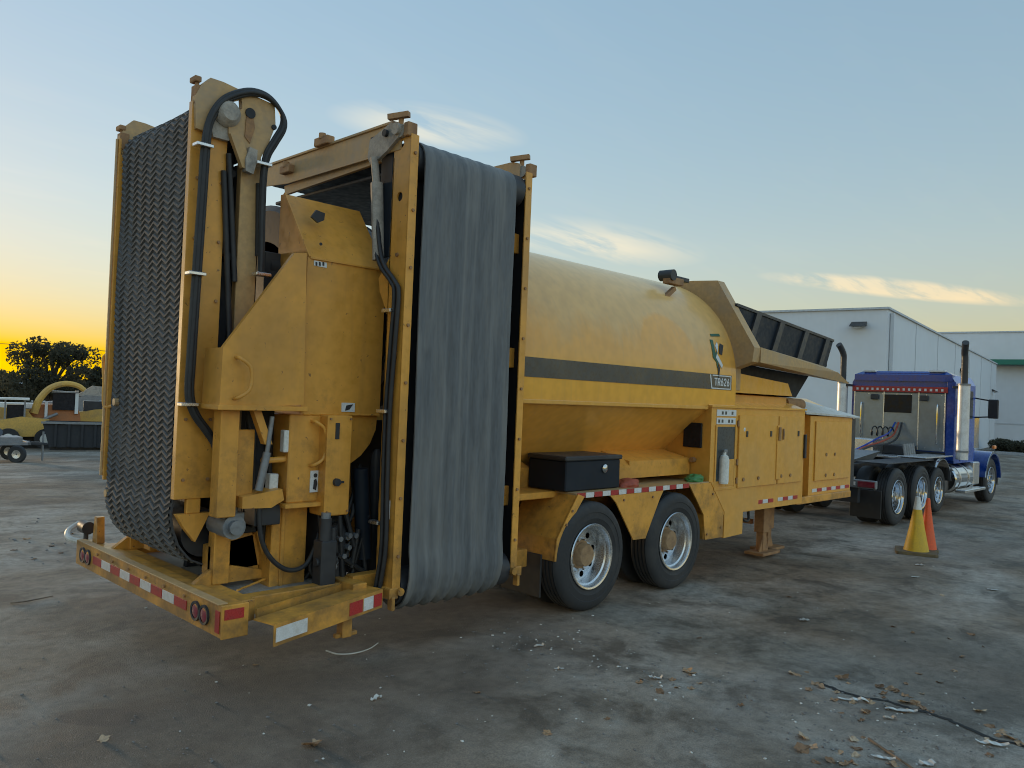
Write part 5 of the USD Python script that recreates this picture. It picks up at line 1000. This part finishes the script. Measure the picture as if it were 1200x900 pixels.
single('asphalt_crack', sheet(np.vstack([P+n_*w_, (P-n_*w_)[::-1]]), .004), 'crack_dark', 'long dark crack in the asphalt, bottom right', kind='structure')

# loose grit: too many to count
def rocks(n, seed, pick, s0, s1):
    r = np.random.default_rng(seed); ico = trimesh.creation.icosphere(0); out = []
    for _ in range(n):
        x, y = pick(r); s = s0*(s1/s0)**(r.random()**2.2); m = ico.copy(); m.vertices = m.vertices*(1+r.normal(0, .18, m.vertices.shape))*[s, s*r.uniform(.6, 1), s*.45]
        a = r.uniform(0, 6.28); m.apply_transform(trimesh.transformations.rotation_matrix(a, [0, 0, 1])); m.apply_translation((x, y, gz(x, y)+s*.2)); out.append(m)
    return cat(out)
def scatter_px(x0, x1, y0, y1):
    def pick(r):
        p = on_ground(r.uniform(x0, x1), r.uniform(y0, y1)); return p[0], p[1]
    return pick
def near(px, py, s):
    c = on_ground(px, py)
    return lambda r: (c[0]+r.normal(0, s), c[1]+r.normal(0, s))
single('grit', cat([rocks(420, 1, scatter_px(-40, 1240, 600, 900), .004, .016), rocks(160, 3, near(650, 755, .45), .004, .015), rocks(180, 4, near(740, 800, .6), .004, .016), rocks(220, 5, near(1040, 840, .5), .004, .016), rocks(160, 6, near(60, 630, 1.2), .006, .03), rocks(200, 8, near(1000, 860, .35), .004, .014)]),
       'rock', 'loose pale grit and pebbles scattered over the asphalt', 'grit', kind='stuff', base=(0, 0, 0))
single('pale_grit', cat([rocks(70, 11, scatter_px(150, 1200, 660, 900), .006, .016), rocks(40, 12, near(655, 752, .3), .005, .016), rocks(40, 13, near(745, 795, .45), .005, .016), rocks(50, 14, near(1060, 850, .45), .005, .015)]),
       'paper', 'small white chips scattered over the asphalt', 'chips', kind='stuff', base=(0, 0, 0))

# dry leaves
def leaf_mesh(seed):
    r = np.random.default_rng(seed); k = 22; th = np.linspace(0, 2*np.pi, k, endpoint=False)
    rad = (.62+.30*np.abs(np.cos(2.5*th))**.8+r.normal(0, .06, k))*(1-.25*np.cos(th-np.pi)); rings = []
    for s in (.0, .5, 1.0):
        x, y = rad*s*np.cos(th), rad*s*np.sin(th)*.8
        z = .30*(x*r.uniform(-.3, .5)+.5*x*x+.9*y*y*r.uniform(.4, 1.2))+.10*s*np.sin(3*th+r.uniform(0, 6)); rings.append(np.c_[x, y, z])
    V = np.vstack([rings[0][:1], rings[1], rings[2], [[1.0, -.03, .05], [1.0, .03, .05], [1.7, .0, .16]]]); F = []
    for j in range(k):
        a, b = 1+j, 1+(j+1) % k; F += [[0, a, b], [a, a+k, b+k], [a, b+k, b]]
    F.append([2*k+1, 2*k+3, 2*k+2])
    V[:, 2] -= V[:, 2].min(); return trimesh.Trimesh(V*.05, F, process=False)
lf = [leaf_mesh(s) for s in (1, 2, 3, 4, 5)]
LEAFLAB = 'small curled brown dry leaf lying on the asphalt'
def leaf(px, py, size, seed, label=LEAFLAB, group='dry leaves on the asphalt'):
    r = np.random.default_rng(seed); c = on_ground(px, py); m = lf[seed % 5].copy(); m.apply_scale(size)
    m = turn(turn(m, r.uniform(-22, 22), (1, 0, 0)), r.uniform(0, 360)); m.apply_translation((c[0], c[1], gz(c[0], c[1])-m.bounds[0][2]-.002))
    single('dry_leaf', m, 'leaf_dry', label, 'leaf', group, smooth=False)
spots = [(805, 786, 1.15), (812, 790, .8), (928, 789, .8), (936, 792, .7), (986, 795, 1.3), (955, 802, .9), (962, 806, .9), (949, 808, .7), (1030, 805, .9), (1042, 808, 1.1), (1036, 813, .9), (1050, 811, .8), (1060, 824, 1.2), (1074, 826, 1.0), (1082, 831, .8), (1090, 834, .7), (1147, 834, 1.0), (943, 866, 1.1), (938, 880, 1.2), (952, 876, .7), (1000, 868, .9), (1006, 878, .8), (1185, 866, 1.1), (1195, 873, .9), (1172, 858, .7), (1010, 844, .7), (362, 876, 1.3), (370, 873, .8), (990, 895, .9), (975, 893, .8), (1160, 886, .7), (868, 826, .6), (1100, 800, .6), (1128, 770, .7), (820, 748, .6), (1078, 790, .6), (1070, 742, .6), (925, 700, .7), (60, 640, .9), (72, 648, .8), (40, 655, .8), (30, 632, 1.0), (85, 626, .8), (15, 645, .9), (120, 868, .8), (300, 780, .6), (560, 812, .6), (640, 860, .7), (712, 842, .6), (775, 812, .8), (793, 806, .6)]
_lr = np.random.default_rng(77)
for _ in range(46):   # drifts along the crack, below it and in front of the wheels
    c_ = [(1010, 812, 40, 9), (1070, 828, 30, 7), (1170, 868, 28, 8), (960, 860, 60, 22), (800, 795, 30, 9), (1080, 750, 90, 40), (1000, 885, 50, 12)][_lr.integers(7)]
    spots.append((c_[0]+_lr.normal()*c_[2], min(896, c_[1]+_lr.normal()*c_[3]), _lr.uniform(.35, .85)))
for i, (x, y, s) in enumerate(spots): leaf(x, y, s, 100+i)
# torn paper and bark strips
def scrap(px, py, l, w, ang, seed, label, mat_='paper', name='paper_scrap', category='litter'):
    r = np.random.default_rng(seed); c = on_ground(px, py); k = 9; u = np.linspace(-l/2, l/2, k)
    top = w/2*(1-.5*np.abs(u/l*2)**3)+r.normal(0, w*.10, k); bot = -w/2*(1-.5*np.abs(u/l*2)**3)+r.normal(0, w*.10, k); h = np.abs(r.normal(0, .010, k))+.003
    V = np.vstack([np.c_[u, top, h], np.c_[u, bot, h*.7+.002]]); F = []
    for j in range(k-1): F += [[j, j+k, j+k+1], [j, j+k+1, j+1]]
    m = trimesh.Trimesh(V, F, process=False); m = cat([m, trimesh.Trimesh(V-[0, 0, .003], np.array(F)[:, ::-1], process=False)]); m = turn(m, ang); m.apply_translation((c[0], c[1], gz(c[0], c[1])+.006))
    single(name, m, mat_, label, category, smooth=False)
scrap(1000, 822, .20, .035, -60, 1, 'long torn white scrap along the crack, left of the two white ones there')
scrap(1056, 834, .20, .04, -62, 2, 'torn white scrap just below the leaf cluster on the crack')
scrap(1163, 873, .18, .05, -60, 3, 'crumpled white scrap lower right beside the crack end')
scrap(1043, 843, .09, .035, -50, 4, 'short tan bark piece below the crack', 'plywood', 'bark_piece', 'bark')
scrap(1035, 890, .13, .03, -66, 5, 'thin white scrap at the bottom edge right of the twig')
scrap(1088, 897, .10, .05, -40, 6, 'white scrap cut by the bottom edge of the picture')
scrap(768, 796, .10, .035, -40, 7, 'flat pale scrap on the asphalt in front of the rear trailer wheel')
scrap(655, 785, .08, .03, -30, 8, 'small white scrap in the middle of the foreground')
scrap(441, 820, .10, .03, 10, 9, 'white scrap on the asphalt left of centre below the belt')
scrap(632, 758, .10, .03, -20, 10, 'white chip heap in front of the belt and the tyre')
scrap(1078, 663, .12, .05, -45, 11, 'pale scrap on the ground just in front of the yellow cone')
scrap(1073, 677, .10, .04, -45, 12, 'white scrap a step in front of the yellow cone')
scrap(942, 728, .10, .04, -45, 13, 'pale scrap on the open asphalt between landing leg and crack')
scrap(1162, 692, .14, .05, -45, 14, 'white scrap on the asphalt at the right, beyond the cone')
def twig(pts, r, label, mat_='twig', name='twig', category='twig'):
    P = [on_ground(*p) for p in pts]; P = [np.array([p[0], p[1], gz(p[0], p[1])+r+.004]) for p in P]
    single(name, tube(smooth(P, 24), np.linspace(r, r*.7, len(smooth(P, 24))), 7), mat_, label, category, smooth=40)
twig([(1018, 868), (1035, 880), (1052, 891), (1072, 905)], .009, 'straight grey stick at the bottom edge on the right')
twig([(382, 764), (396, 768), (415, 767), (432, 762), (443, 755)], .006, 'thin pale curved wire lying below the tail rail', 'wire_white', 'wire', 'wire')
twig([(12, 708), (25, 707), (42, 704), (62, 700)], .008, 'dark short stick on the asphalt at the far left')
